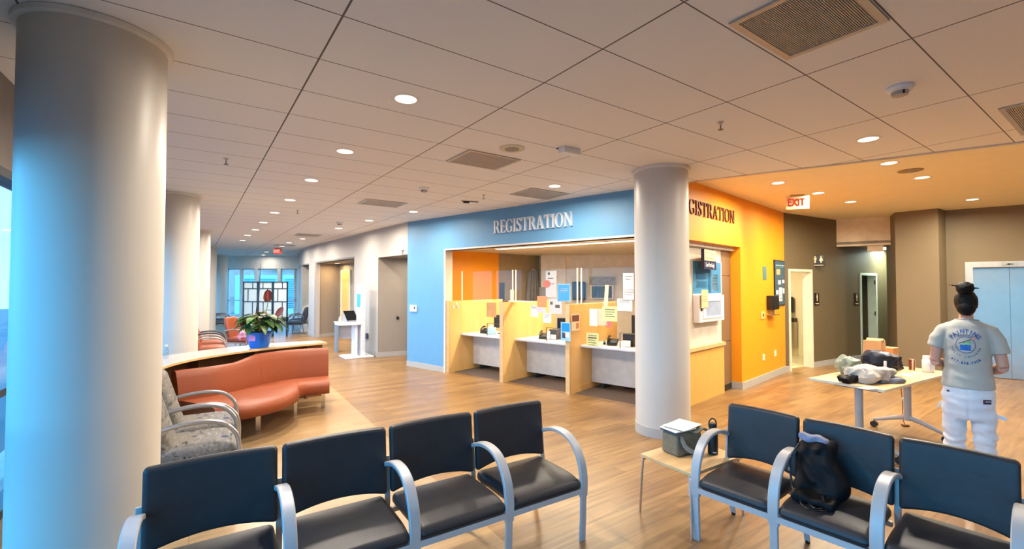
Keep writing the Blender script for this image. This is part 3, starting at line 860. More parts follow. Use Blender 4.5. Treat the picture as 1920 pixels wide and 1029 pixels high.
# lunch bag with papers
M_OLIVE = mat('olive_canvas', (120, 110, 90), .85, 0, .3, .1, 30, .25, 260)
pb = at(1279, 849, .441)
t = thing('lunch_bag', 'olive green lunch bag with grey strap on the small birch table', 'bag', (pb.x + .01, pb.y + .03, .441), rL - .12)
def bagd(p):
    q = p.copy(); k = (p.z + .085) / .17
    q.x *= 1 - .05 * k; q.y *= 1 - .12 * k
    q += Vector(noise.noise_vector(p * 14)) * .006
    q.z = max(q.z, -.085)
    return q
bm = B(); rbox(bm, (0, 0, .09), (.27, .17, .17), .018, 14, bagd); obj('body', bm, M_OLIVE, t)
def flap(p):
    q = p.copy(); q.z += -.5 * max(0, p.x - .02) ** 2 * 6 + .012 * math.sin(p.x * 40); return q
bm = B(); rbox(bm, (.09, -.02, .175), (.17, .17, .014), .006, 12, flap); obj('flap', bm, mat('olive_flap', (124, 122, 104), .85, bump=.2, bscale=200), t)
sp = spline([(-.09, -.082, .15), (-.095, -.098, .12), (-.07, -.105, .075), (-.01, -.108, .035), (.06, -.106, .018), (.12, -.098, .03)], 6)
bm = B()
rings = []
for i, p in enumerate(sp):
    d = (sp[min(i + 1, len(sp) - 1)] - sp[max(i - 1, 0)]).normalized(); s_ = d.cross(Vector((0, -1, 0))).normalized()
    rings.append([p + s_ * .017, p + s_ * .017 + Vector((0, -.003, 0)), p - s_ * .017 + Vector((0, -.003, 0)), p - s_ * .017])
loft(bm, rings); obj('strap', bm, mat('grey_webbing', (164, 162, 152), .8, bump=.3, bscale=300), t)
bm = B(); lathe(bm, [(.012, 0), (.012, .004), (.008, .006)], 14, (.13, -.05, .178)); obj('snap', bm, M_CHROME, t)
T_ = Matrix.Translation((pb.x + .01, pb.y + .03, .441)) @ Matrix.Rotation(rL - .12, 4, 'Z')
for i, (dx, dy, dz, w, h, r, m, nm, lb) in enumerate((
        (-.05, .0, .180, .20, .15, .05, mat('navy_card', (44, 54, 72), .6), 'folder', 'dark folder under the papers on the olive bag'),
        (-.045, -.005, .190, .21, .165, .0, M_PAPER, 'notebook', 'white notebook between folder and top sheet on the olive bag'),
        (.0, .0, .202, .25, .19, .22, mat('printed_sheet', (226, 222, 214), .8, var=.08, scale=60), 'paper_sheet', 'printed white sheet lying on top of the olive bag'))):
    o = bpy.data.objects.new
    c = T_ @ Vector((dx, dy, dz))
    bm = B()
    def shb(p, k=i): q = p.copy(); q.z += .02 * p.x + (.18 * p.x * p.x if k == 2 else 0); return q
    rbox(bm, (0, 0, 0), (w, h, .008 if i < 2 else .003), .001, 8, shb)
    tag(obj(nm, bm, m, None, c, rL - .12 + r), lb, 'paper' if i else 'folder')
# black bottle
pb = at(1340, 853, .441)
t = thing('water_bottle', 'tall black insulated bottle with loop handle on the small table', 'bottle', (pb.x, pb.y + .03, .441))
bm = B(); lathe(bm, [(.030, 0), (.036, .004), (.037, .02), (.037, .165), (.034, .178), (.026, .188)], 32); obj('body', bm, mat('black_powder_coat', (16, 16, 18), .45, bump=.1, bscale=400), t)
bm = B(); lathe(bm, [(.026, .188), (.026, .198)], 32); obj('collar', bm, M_CHROME, t)
bm = B(); lathe(bm, [(.028, .198), (.030, .202), (.030, .226), (.028, .23)], 32); obj('cap', bm, M_BLACK, t)
bm = B(); tube(bm, [(.029 * math.cos(a), 0, .218 + .048 * math.sin(a)) for a in [math.pi * k / 14 for k in range(15)]], .005, 8); obj('handle', bm, M_BLACK, t)
bm = B(); bx(bm, -.016, .010, -.0385, -.0365, .018, .023); obj('logo_bar', bm, M_WHITEP, t, smooth=False)

# drawstring bag on the second chair of the right row
cB = B0 + dR * 1.30
t = thing('drawstring_bag', 'crumpled black drawstring backpack leaning on the chair back', 'bag', (cB.x, cB.y, 0), rR)
def fold(p, amp=.016):
    q = p.copy()
    v = p.z / .16
    q.x *= .84 + .20 * (1 - v) - .16 * max(0, v) ** 2; q.x -= .022 * v + .012 * math.sin(v * 4)
    q.y += .055 * v + .02
    q.y *= 1
    f = math.sin((p.x * 38 + p.z * 24)) * .5 + noise.noise(p * 17) * 1.2
    q += Vector((noise.noise(p * 9) * .014, f * amp * 1.1 - .03 * (1 - (p.x / .12) ** 2), noise.noise(p * 11 + Vector((5, 0, 0))) * .012))
    return q
bm = B(); rbox(bm, (0, .295, .610), (.24, .12, .31), .05, 30, fold); obj('body', bm, M_BLACKF, t)
bm = B(); rbox(bm, (-.035, .335, .752), (.16, .06, .045), .015, 10, lambda p: p + Vector((0, noise.noise(p * 25) * .01, .014 * math.sin(p.x * 12 + 1.9) + .006 * math.sin(p.x * 60)))); obj('lining', bm, mat('grey_lining', (128, 132, 156), .7), t)
bm = B(); tube(bm, spline([(-.09, .25, .74), (-.12, .2, .66), (-.12, .19, .58), (-.10, .16, .50), (-.06, .12, .47), (.0, .1, .457), (.05, .06, .452), (.09, .11, .455), (.10, .17, .47), (.06, .2, .50)], 6), .006, 8)
tube(bm, spline([(.06, .15, .50), (.1, .08, .455), (.03, .02, .452), (-.02, .06, .455), (-.05, .14, .47)], 6), .005, 8)
obj('drawstring', bm, M_BLACK, t)
bm = B(); rbox(bm, (.02, .16, .468), (.22, .15, .05), .02, 12, lambda p: p + Vector((0, 0, noise.noise(p * 20) * .012))); obj('base_flap', bm, M_BLACKF, t)
bm = B(); lathe(bm, [(.006, 0), (.006, .022)], 10, (.075, .112, .475)); lathe(bm, [(.005, 0), (.005, .02)], 10, (-.125, .185, .58)); obj('toggle', bm, M_CHROME, t)
# ------------------------------------------------------------------ grey patterned and copper armchairs
def pattern_mat():
    m = bpy.data.materials.new('grey_patterned_fabric'); m.use_nodes = True
    nt = m.node_tree; b = nt.nodes['Principled BSDF']; b.inputs['Roughness'].default_value = .85
    tc = nt.nodes.new('ShaderNodeTexCoord')
    mp = nt.nodes.new('ShaderNodeMapping'); mp.inputs['Scale'].default_value = (7, 26, 26); mp.inputs['Rotation'].default_value = (0, .3, .5)
    n = nt.nodes.new('ShaderNodeTexNoise'); n.inputs['Scale'].default_value = 1; n.inputs['Detail'].default_value = 3; n.inputs['Distortion'].default_value = 1.2
    r = nt.nodes.new('ShaderNodeValToRGB'); e = r.color_ramp.elements
    e[0].position = .30; e[0].color = lin((34, 36, 42)); e[1].position = .40; e[1].color = lin((104, 100, 94))
    x = e.new(.62); x.color = lin((116, 112, 106)); x = e.new(.68); x.color = lin((140, 136, 130))
    n2 = nt.nodes.new('ShaderNodeTexVoronoi'); n2.inputs['Scale'].default_value = 5
    lt = mth(nt, 'LESS_THAN', n2.outputs['Distance'], .20)
    mx = nt.nodes.new('ShaderNodeMix'); mx.data_type = 'RGBA'
    nt.links.new(tc.outputs['Object'], mp.inputs[0]); nt.links.new(mp.outputs[0], n.inputs['Vector']); nt.links.new(tc.outputs['Object'], n2.inputs['Vector'])
    nt.links.new(n.outputs['Fac'], r.inputs[0]); nt.links.new(lt, mx.inputs['Factor']); nt.links.new(r.outputs[0], mx.inputs[6]); mx.inputs[7].default_value = lin((44, 54, 84))
    nt.links.new(mx.outputs[2], b.inputs['Base Color'])
    return m
M_PAT = pattern_mat()
def tub_chair(label, loc, rz, cloth, armm, group, w=.60, name='armchair', double=True):
    """local: x width, front at y=0, back towards +y"""
    t = thing(name, label, 'chair', loc, rz, group)
    def sd(p): q = p.copy(); q.z += .02 * (1 - (p.x / (w / 2)) ** 2) * (1 if p.z > 0 else 0) - .03 * max(0, -p.y / .26) ** 3; return q
    bm = B(); rbox(bm, (0, .22, .40), (w - .08, .54, .13), .05, 10, sd); obj('seat', bm, cloth, t)
    def bd(p):
        q = p.copy(); v = (p.z + .27) / .54
        q.x *= 1 - .28 * max(0, v - .6) ** 2 / .16 * .9
        q.y += .16 * v - .04 * (1 - (p.x / (w / 2)) ** 2); return q
    bm = B(); rbox(bm, (0, .44, .68), (w - .10, .09, .54), .042, 12, bd); obj('backrest', bm, cloth, t)
    path = spline([(.53, .62), (.35, .655), (.18, .66), (.06, .63), (-.02, .55), (-.05, .45), (-.05, .33)], 6)
    for sx_ in (-1, 1):
        bm = B(); tube(bm, [(sx_ * (w / 2 - .015), p[0], p[1]) for p in [(q.x, q.y) for q in spline([(a, b, 0) for a, b in ((.53, .62), (.35, .655), (.18, .66), (.06, .63), (-.02, .55), (-.05, .45), (-.05, .3), (-.04, 0))], 5)]], .017, 10)
        obj('armrest', bm, armm, t)
        bm = B(); tube(bm, spline([(sx_ * (w / 2 - .015), .53, .62), (sx_ * (w / 2 - .015), .50, .35), (sx_ * (w / 2 - .02), .56, 0)], 4), .014, 8)
        obj('leg', bm, armm, t)
        bm = B(); tube(bm, [(sx_ * (w / 2 - .02), -.04, .34), (sx_ * (w / 2 - .02), .5, .34)], .012, 8); obj('side_rail', bm, armm, t)
    return t
M_TUBE = mat('satin_tube', (176, 176, 178), .3, .8, var=.02)
rG = math.atan2(-.543, .84) + math.pi * 0
# local +y must point towards the windows (back), x = (back rotated -90)
def facing(back): return math.atan2(-back[0], back[1])
rG = facing((-.84, -.543))
GX = Vector((.40, -.66, 0)).normalized()
for k, lb in enumerate(('grey patterned armchair nearer the copper sofa', 'grey patterned armchair nearer the viewer beside the big column')):
    front = Vector((-2.87, 4.68, 0)) + Vector((.40, -.66, 0)).normalized() * (.61 * (k + .5))
    tub_chair(lb, front, rG, M_PAT, M_TUBE, 'grey patterned armchairs by the windows')
M_ARMO = mat('taupe_arm', (158, 146, 138), .4, .3)
for k, (px, Y) in enumerate(((404, 9.5), (404, 10.4))):
    p = dep(px, Y) + Vector((.12, .1, 0))
    tub_chair(['copper upholstered armchair nearest behind the curved counter', 'copper upholstered armchair partly hidden by the nearer copper one'][k], p, rG, M_ORF, M_ARMO if k == 0 else mat('dark_arm', (60, 60, 66), .4, .3), 'copper armchairs beyond the counter', .6)
for k, (px, Y, rr) in enumerate(((474, 11.2, facing((-.97, .1))), (459, 13.0, facing((.3, .95))))):
    tub_chair(['copper armchair facing right, left of the flower pot', 'copper armchair seen from the front behind the plant leaves'][k], dep(px, Y), rr, M_ORF, M_ARMO, 'copper armchairs beyond the counter', .58)
M_DK = mat('dark_blue_vinyl', (38, 46, 58), .35)
for k, (px, Y, rr, lb) in enumerate(((428, 16.4, rG, 'black armchair by the left windows far down the corridor'), (430, 17.4, rG, 'black armchair behind the other far left one'),
                                     (546, 16.3, facing((.9, .1)), 'black armchair right of the glass divider'), (549, 17.4, facing((.9, .1)), 'farther black armchair right of the glass divider'))):
    tub_chair(lb, dep(px, Y), rr, M_DK, mat('steel_arm_dark', (96, 104, 116), .3, .7), 'far black armchairs', .6)

# ------------------------------------------------------------------ copper serpentine sofa
Bc = spline([(-3.76, 5.12, 0), (-3.50, 5.42, 0), (-3.36, 5.78, 0), (-3.24, 6.10, 0), (-3.0, 6.38, 0), (-2.64, 6.55, 0)], 8)
Fc = spline([(-3.10, 4.78, 0), (-2.82, 4.92, 0), (-2.63, 5.26, 0), (-2.64, 5.64, 0), (-2.73, 5.92, 0), (-2.44, 6.10, 0)], 8)
t = thing('serpentine_sofa', 'copper orange serpentine sofa curving in front of the wooden counter', 'sofa', (-3.0, 5.6, 0))
O = Vector((-3.0, 5.6, 0))
def sofa_ring(i, prof, absol):
    b_, f_ = Bc[i] - O, Fc[i] - O
    d = f_ - b_; L = d.length; d.normalize()
    return [b_ + d * (u if absol else u * L) + Vector((0, 0, z)) for u, z in prof]
sp_ = [(.02, .27), (.90, .27), (.96, .285), (1.0, .33), (1.0, .38), (.965, .425), (.90, .44), (.5, .445), (.15, .44), (.02, .43)]
bm = B(); loft(bm, [sofa_ring(i, sp_, False) for i in range(len(Bc))]); obj('seat', bm, M_ORF, t, ang=50)
bp_ = [(-.12, .30), (.03, .30), (.035, .44), (.02, .55), (-.01, .70), (-.03, .775), (-.055, .80), (-.10, .80), (-.125, .775), (-.13, .7)]
def bprof(i):
    k = i / (len(Bc) - 1); k = max(0, min(1, (k - .30) / .22)); k = k * k * (3 - 2 * k)
    return [(u, z if z < .5 else .5 + (z - .5) * (.86 + .20 * k)) for u, z in bp_]
bm = B(); loft(bm, [sofa_ring(i, bprof(i), True) for i in range(len(Bc))]); obj('backrest', bm, M_ORF, t, ang=50)
M_SEAM = mat('copper_seam', (160, 74, 42), .6)
bm = B()
tube(bm, [p + Vector((.0, 0, .002)) for p in sofa_ring(21, bprof(21)[2:8], True)], .003, 6)
tube(bm, [p + Vector((0, 0, .001)) for p in sofa_ring(31, sp_[2:9], False)], .003, 6); obj('seam', bm, M_SEAM, t)
for (px, py, w) in ((608, 765, .05), (556, 780, .04), (486, 811, .05)):
    q = at(px, py, 0) - O
    bm = B(); box(bm, (q.x - .03, q.y + .03, .135), (w, .03, .27), .5); obj('leg', bm, M_CHROME, t, smooth=False)
for (x, y) in ((-3.35, 6.25), (-3.6, 5.3)):
    bm = B(); box(bm, (x - O.x, y - O.y, .14), (.04, .03, .28), .5); obj('leg', bm, M_CHROME, t, smooth=False)

# curved counter behind it
CF = spline([(-3.50, 4.28, 0), (-3.70, 4.72, 0), (-3.80, 5.2, 0), (-3.74, 5.66, 0), (-3.52, 6.18, 0), (-3.2, 6.62, 0), (-2.84, 6.98, 0)], 8)
CR = spline([(-4.02, 4.22, 0), (-4.28, 4.8, 0), (-4.36, 5.3, 0), (-4.28, 5.85, 0), (-4.0, 6.45, 0), (-3.5, 6.98, 0), (-3.06, 7.24, 0)], 8)
t = thing('curved_counter', 'curved birch topped counter with shelves behind the copper sofa', 'counter', (-3.9, 5.6, 0))
O2 = Vector((-3.9, 5.6, 0))
bm = B()
loft(bm, [[a - O2 + Vector((0, 0, .826)), a - O2 + Vector((0, 0, .85)), b - O2 + Vector((0, 0, .85)), b - O2 + Vector((0, 0, .826))] for a, b in zip(CF, CR)])
obj('counter_top', bm, mat('counter_laminate', (184, 168, 146), .25), t, ang=30)
bm = B(); loft(bm, [[a - O2 + (a - b).normalized() * e + Vector((0, 0, z)) for e, z in ((0, .824), (.012, .826), (.012, .851), (0, .853))] for a, b in zip(CF, CR)])
obj('edge_band', bm, wood('edge_maple', (206, 160, 104), (220, 178, 122), (4, 4, 4)), t)
M_SHW = wood('shelf_walnut', (112, 78, 48), (136, 98, 62), (8, 8, 2))
inn = [a.lerp(b, .62) for a, b in zip(CF, CR)]; inn2 = [a.lerp(b, .70) for a, b in zip(CF, CR)]; fr = [a.lerp(b, .36) for a, b in zip(CF, CR)]
bm = B(); loft(bm, [[a - O2, a - O2 + Vector((0, 0, .826)), b - O2 + Vector((0, 0, .826)), b - O2] for a, b in zip(inn, inn2)]); obj('back_panel', bm, M_SHW, t)
bm = B(); loft(bm, [[a - O2 + Vector((0, 0, .5)), a - O2 + Vector((0, 0, .52)), b - O2 + Vector((0, 0, .52)), b - O2 + Vector((0, 0, .5))] for a, b in zip(fr, inn)]); obj('shelf', bm, M_SHW, t)
for i in (2, 14, 24, 34, 44):
    a, b = fr[i] - O2, inn[i] - O2; s_ = (fr[min(i + 1, 48)] - fr[i - 1]).normalized() * .012
    bm = B(); prism(bm, [(a - s_)[:2], (a + s_)[:2], (b + s_)[:2], (b - s_)[:2]], 0, .826); obj('divider', bm, M_SHW, t, smooth=False)

# water bottle on counter
p = at(305, 683, .853); p = CF[8].lerp(CR[8], .5)
p = at(311, 672, .853)
t = thing('plastic_bottle', 'small clear plastic bottle on the curved counter by the column', 'bottle', p)
bm = B(); lathe(bm, [(.025, 0), (.028, .01), (.028, .10), (.012, .13), (.012, .145)], 20); obj('body', bm, glass('clear_plastic', (.88, .92, .95), 2), t)
bm = B(); lathe(bm, [(.014, .145), (.014, .163)], 16); obj('cap', bm, M_WHITEP, t)
t2 = at(322, 668, .853)

# potted plant
pp = at(486, 650.5, .853)
t = thing('potted_plant', 'flowering plant in a bright blue pot on the curved counter', 'plant', pp)
bm = B(); lathe(bm, [(.115, 0), (.122, .01), (.160, .19), (.172, .19), (.172, .215), (.158, .215), (.150, .18)], 36); obj('pot', bm, mat('blue_pot', (36, 112, 206), .35, var=.03), t)
bm = B(); lathe(bm, [(.150, .17), (.148, .185)], 24); obj('soil', bm, mat('potting_soil', (44, 32, 26), .95, var=.4, scale=60), t)
bm = B(); box(bm, (.0, 0, 0), (.085, .003, .085))
obj('price_sticker', bm, mat('pink_sticker', (236, 140, 184), .6, var=.15, scale=40), t, (-.015, -.158, .145), .1, smooth=False)
rnd = random.Random(5)
def leaf(bm, base, dirv, L, Wd, droop):
    dirv = Vector(dirv).normalized(); side = dirv.cross(Vector((0, 0, 1)))
    side = side.normalized() if side.length > .1 else Vector((1, 0, 0))
    prof = [(0, .0), (.06, .5), (.2, .9), (.4, 1.0), (.6, .85), (.8, .5), (.93, .2), (1, 0)]
    rows = []
    for s, w in prof:
        c = base + dirv * (L * s) + Vector((0, 0, -droop * L * s * s))
        lift = Vector((0, 0, .12 * w * Wd))
        rows.append([bm.verts.new(c + side * (Wd * w / 2) + lift), bm.verts.new(c), bm.verts.new(c - side * (Wd * w / 2) + lift)])
    for a, b in zip(rows, rows[1:]):
        for j in (0, 1):
            f = bm.faces.new((a[j], a[j + 1], b[j + 1], b[j]))
    return
mats = [mat('leaf_green', (66, 104, 48), .35, var=.35, scale=25), mat('leaf_pale', (118, 146, 84), .4, var=.25, scale=25), mat('leaf_dark', (40, 66, 36), .35, var=.3, scale=25)]
bms = [B(), B(), B()]; stems = B()
for k in range(100):
    az = rnd.uniform(0, 6.283); el = rnd.uniform(.1, 1.0); R_ = rnd.uniform(.04, .25)
    base = Vector((math.cos(az) * R_ + .025, math.sin(az) * R_ * .9, .26 + .27 * el * (1 - R_ * 1.6)))
    tube(stems, [Vector((math.cos(az) * .04, math.sin(az) * .04, .18)), base * .6 + Vector((0, 0, .12)), base], .004, 5)
    leaf(bms[rnd.choice((0, 0, 1, 2))], base, (math.cos(az), math.sin(az), rnd.uniform(-.15, .5)), rnd.uniform(.10, .17), rnd.uniform(.09, .14), rnd.uniform(.2, 1.1))
fl = obj('foliage', stems, mat('stem_green', (92, 112, 60), .5), t)
for i, b_ in enumerate(bms):
    bmesh.ops.solidify(b_, geom=b_.faces[:], thickness=.0015); obj('leaves', b_, mats[i], fl, label=['mid green leaves', 'pale green leaves', 'dark green leaves'][i])
q = Vector((.13, -.02, .69))
bm = B(); tube(bm, spline([(.02, 0, .2), (.05, 0, .38), (.11, -.01, .56), q], 5), .0045, 6); fs = obj('flower_stem', bm, mat('stem_green', (92, 112, 60), .5), t)
def spathe(c, s, tilt):
    bm = B(); rows = []
    for s_, w in ((0, .35), (.1, .8), (.3, 1), (.6, .95), (.85, .75), (1, .35)):
        rows.append([bm.verts.new(c + Vector((w * s * .42 * math.cos(a), -.02 + .03 * abs(math.sin(a)), (s_ - .3) * s * 1.1)) + Vector((tilt * s_ * s, 0, 0))) for a in (0, .8, 1.57, 2.34, 3.14)])
    for a, b in zip(rows, rows[1:]):
        for j in range(4): bm.faces.new((a[j], a[j + 1], b[j + 1], b[j]))
    bmesh.ops.solidify(bm, geom=bm.faces[:], thickness=.002); return bm
obj('flower', spathe(q, .15, .06), mat('red_spathe', (132, 58, 38), .5), fs)
bm = B(); tube(bm, [q + Vector((0, -.02, 0)), q + Vector((.01, -.035, .08))], .007, 8); obj('spadix', bm, mat('spadix_brown', (150, 84, 50), .5), fs)
bm = spathe(Vector((-.20, -.05, .33)), .085, -.2); obj('flower', bm, mat('faded_spathe', (156, 92, 66), .4), t, label='small faded orange flower low on the left')
bm = spathe(Vector((.26, 0, .47)), .12, .5); obj('flower', bm, mat('pink_spathe', (160, 104, 100), .4), t, label='dusty pink flower on the right')

# ------------------------------------------------------------------ glass divider, pole
DY = 15.4
a_, b_ = dep(456.5, DY), dep(540, DY)
t = thing('glass_divider', 'three panel frosted glass divider with black grid before the windows', 'room divider', (a_ + b_) / 2)
w = (b_ - a_).x; pw = w / 3
M_FROST = bpy.data.materials.new('frosted_glass'); M_FROST.use_nodes = True
nt = M_FROST.node_tree; nt.nodes.clear()
n1 = nt.nodes.new('ShaderNodeBsdfTranslucent'); n1.inputs[0].default_value = (.92, .96, .94, 1)
n2 = nt.nodes.new('ShaderNodeBsdfDiffuse'); n2.inputs[0].default_value = (.85, .92, .90, 1)
n3 = nt.nodes.new('ShaderNodeMixShader'); n3.inputs[0].default_value = .25
no = nt.nodes.new('ShaderNodeOutputMaterial')
nt.links.new(n1.outputs[0], n3.inputs[1]); nt.links.new(n2.outputs[0], n3.inputs[2]); nt.links.new(n3.outputs[0], no.inputs[0])
lays = [[(0, 1, .80), (.64, .80, 1), (0, 1, .43), (.33, .43, .80), (.64, 0, .43)], [(0, 1, .80), (.33, .80, 1), (0, 1, .43), (.64, .43, .8), (.36, 0, .43)], [(0, 1, .80), (.64, .80, 1), (0, 1, .43), (.33, .43, .8), (.64, 0, .43)]]
zb, zt = .66, 1.86
for k in range(3):
    x0 = -w / 2 + pw * k; x1 = x0 + pw; yo = (0, .0, 0)[k]
    bm = B()
    for (c0, c1, d0, d1) in ((x0, x0 + .035, .0, zt), (x1 - .035, x1, .0, zt), (x0, x1, zb - .14, zb), (x0, x1, zt - .03, zt)): bx(bm, c0, c1, -.02, .02, d0, d1)
    for (u, v0, v1) in lays[k]:
        if u == 0: z = zb + (zt - zb) * v1; bx(bm, x0, x1, -.012, .012, z - .012, z + .012)
        else: bx(bm, x0 + pw * u - .012, x0 + pw * u + .012, -.012, .012, zb + (zt - zb) * v0, zb + (zt - zb) * v1)
    f = obj('frame', bm, mat('black_steel_frame', (34, 44, 54), .4, .4), t, smooth=False)
    bm = B(); bx(bm, x0 + .02, x1 - .02, -.004, .004, zb, zt - .02); obj('pane', bm, M_FROST, f, smooth=False)
p = dep(485, 14.9)
t = thing('slender_pole', 'thin dark pole standing before the glass divider', 'pole', p)
bm = B(); tube(bm, [(-.07, 0, .02), (-.04, 0, .9), (.02, 0, 1.6), (.06, 0, 2.48)], [.03, .035, .018, .006], 10); obj('shaft', bm, M_FRAME, t)
bm = B(); lathe(bm, [(.16, 0), (.16, .02), (.03, .03)], 20, (-.07, 0, 0)); obj('base', bm, M_FRAME, t)
# pink bag on far copper chair
p = dep(466, 10.45)
t = thing('pink_bag', 'crumpled pink plastic bag on the copper chair behind the plant', 'bag', (p.x, p.y, .47))
bm = B(); rbox(bm, (0, 0, .11), (.34, .26, .22), .07, 14, lambda p: p + Vector(noise.noise_vector(p * 12)) * .04); obj('body', bm, mat('pink_plastic', (206, 130, 142), .4, var=.15), t)

# ------------------------------------------------------------------ exit signs
def exit_sign(name, label, p, rz, w, h, arrow, zc, lit):
    t = thing(name, label, 'sign', p, rz)
    bm = B(); rbox(bm, (0, 0, 0), (w, .03, h), .006, 4); obj('housing', bm, mat('exit_housing' + str(lit), (250, 222, 176) if not lit else (240, 90, 80), .4), t)
    bm = text_mesh('EXIT', h * .78, .0015, .004, .72)
    for v in bm.verts: v.co += Vector((-.02 * (w / .3), -.019, 0))
    obj('lettering', bm, emit('exit_red' + str(lit), (236, 70, 48) if not lit else (255, 190, 170), .8 if not lit else 1.2), t, smooth=False)
    if arrow:
        bm = B(); xzprism(bm, [(.108, .03), (.135, .005), (.108, -.02), (.114, .005)], -.02, -.014); obj('arrow', bm, mat('arrow_brown', (150, 84, 40), .5), t, smooth=False)
    bm = B(); bx(bm, -w * .3, w * .3, -.012, .012, h / 2, zc); obj('mount', bm, mat('exit_mount', (196, 150, 90), .5), t, smooth=False)
    return t
p = at(1495, 380, 3.06)
exit_sign('exit_sign', 'cream exit sign with red letters and arrow under the high ceiling', p, -.28, .33, .215, True, HH - p.z, 0)
p = dep(519.5, 16.5); p.z = onw(519.5, 471, (p.x, p.y), (p.x + 1, p.y)).z
exit_sign('exit_sign', 'small glowing red exit sign far down the corridor', p, 0, .30, .2, False, HC - p.z, 1)

# ------------------------------------------------------------------ serif lettering
def glyph(ch):
    q = []
    def R(x0, z0, x1, z1): q.append([(x0, z0), (x1, z0), (x1, z1), (x0, z1)])
    def P(*p): q.append(list(p))
    def arc(cx, cz, rx, rz, a0, a1, n=14, tk=.14, tn=.05):
        pr = None
        for i in range(n + 1):
            a = math.radians(a0 + (a1 - a0) * i / n); c, s = math.cos(a), math.sin(a)
            t = tn + (tk - tn) * abs(c) ** 1.3
            o = (cx + rx * c, cz + rz * s); ii = (cx + (rx - t) * c, cz + (rz - max(tn, t * .5)) * s)
            if pr: q.append([pr[0], o, ii, pr[1]])
            pr = (o, ii)
    def stem(x, w=.14, e=.07, z0=0, z1=1):
        R(x, z0, x + w, z1)
        if z0 == 0: R(x - e, 0, x + w + e, .045)
        if z1 == 1: R(x - e, .955, x + w + e, 1)
    if ch == 'I': stem(.1); return q, .34
    if ch == 'E':
        stem(.1); R(.2, 0, .56, .05); R(.2, .95, .54, 1); R(.2, .48, .44, .53)
        P((.50, .0), (.58, .0), (.60, .22), (.565, .22)); P((.48, 1), (.56, 1), (.56, .80), (.525, .80)); R(.42, .40, .455, .61); return q, .64
    if ch == 'R':
        stem(.1); R(.2, .95, .4, 1); R(.2, .46, .4, .51); arc(.38, .73, .24, .27, 90, -90); P((.36, .48), (.50, .50), (.74, .03), (.60, .0)); R(.6, 0, .82, .04); return q, .80
    if ch == 'G':
        arc(.43, .5, .38, .52, 50, 320, 22); R(.62, .05, .75, .42); R(.54, .385, .83, .43); P((.66, .72), (.70, .72), (.72, .97), (.68, .97)); return q, .86
    if ch == 'S':
        arc(.30, .745, .235, .27, 20, 250, 14, .13); arc(.30, .255, .245, .27, 200, 430, 14, .13)
        P((.08, .70), (.22, .62), (.55, .30), (.42, .40)); P((.1, .62), (.24, .68), (.54, .4), (.36, .38)); R(.50, .74, .535, .98); R(.05, .02, .085, .28); return q, .62
    if ch == 'T':
        stem(.29); R(.02, .95, .70, 1); P((.0, .76), (.035, .76), (.10, .97), (.02, 1)); P((.72, .76), (.685, .76), (.62, .97), (.70, 1)); return q, .74
    if ch == 'A':
        P((.34, 1), (.44, 1), (.74, .03), (.58, .03)); P((.34, 1), (.40, .95), (.15, .03), (.10, .03)); R(.0, 0, .26, .045); R(.50, 0, .82, .045); R(.2, .31, .56, .36); return q, .82
    if ch == 'O': arc(.42, .5, .38, .52, 0, 360, 30); return q, .86
    if ch == 'N':
        R(.12, .0, .175, .98); R(.02, 0, .28, .045); R(.0, .955, .2, 1); R(.68, .0, .735, 1); R(.58, .955, .84, 1); P((.08, 1), (.24, 1), (.735, .0), (.70, .0)); P((.08, 1), (.2, 1), (.735, .12), (.65, .0)); return q, .86
def registration(t0, t1, a, b, zb, zt, m, label, th=.03, group=None):
    d, n, rz = wdir(a, b)
    word = 'REGISTRATION'; tot = sum(glyph(c)[1] for c in word)
    sx = (t1 - t0) / tot; h = zt - zb
    base = Vector(a[:2]) + d * t0 - n * .03
    root = thing('wall_lettering', label, 'sign', (base.x, base.y, zb), rz, group)
    x = 0
    for c in word:
        qs, adv = glyph(c); bm = B()
        for k, poly in enumerate(qs):
            pl = [((x + p[0]) * sx, p[1] * h) for p in poly]
            ar = sum(pl[i][0] * pl[(i + 1) % len(pl)][1] - pl[(i + 1) % len(pl)][0] * pl[i][1] for i in range(len(pl)))
            if ar < 0: pl.reverse()
            e = .0002 * (k % 5)
            xzprism(bm, pl, -th + .024 - e, .0305)
        obj('letter', bm, m, root, smooth=False)
        x += adv
registration(2.53, 4.21, BL0, CORNER, 2.66, 2.885, mat('brushed_aluminium', (232, 236, 240), .4, .15, var=.02), 'silver serif REGISTRATION lettering on the blue wall')
sN = wt_(1377.5, CORNER, OR1)
registration(sN - 1.93, sN, CORNER, OR1, 2.725, 2.93, mat('bronze_letter', (104, 54, 22), .45, .3), 'dark bronze serif REGISTRATION lettering on the orange wall', .012)

# ------------------------------------------------------------------ registration counters
def bp(t, d, z=0.0):
    p = Vector(BL0) + dB * t + nB * d; return Vector((p.x, p.y, z))
TP = [1.262, 2.68, 4.075, 5.46]
plabs = ['maple partition against the left side of the blue opening', 'maple partition between the first and second counter', 'maple partition between the second and third counter', 'maple partition beside the round column']
for k, tt in enumerate(TP):
    t = thing('counter_partition', plabs[k], 'partition', bp(tt, .02), rB, 'maple partitions of the registration counters')
    bm = B(); bx(bm, -.035, .035, .02, 1.62, 0, 1.40); bx(bm, -.035, .035, .004, 1.62, 1.40, 1.42); obj('panel', bm, M_MAPLE, t, smooth=False)
    bm = B(); bx(bm, -.038, .038, -.004, .02, 0, 1.425); obj('end_cap', bm, M_BIRCH, t, smooth=False)
    bm = B(); bx(bm, -.04, .04, .03, 1.62, 0.0, .10); obj('kick_strip', bm, M_MAPLE, t, smooth=False)
    if k == 0:
        bm = B()
        for y in (.12, .20, .24): rbox(bm, (.045, y, 1.30 if y != .2 else 1.36), (.02, .025, .06), .006, 3)
        obj('coat_hook', bm, M_WHITEP, t)
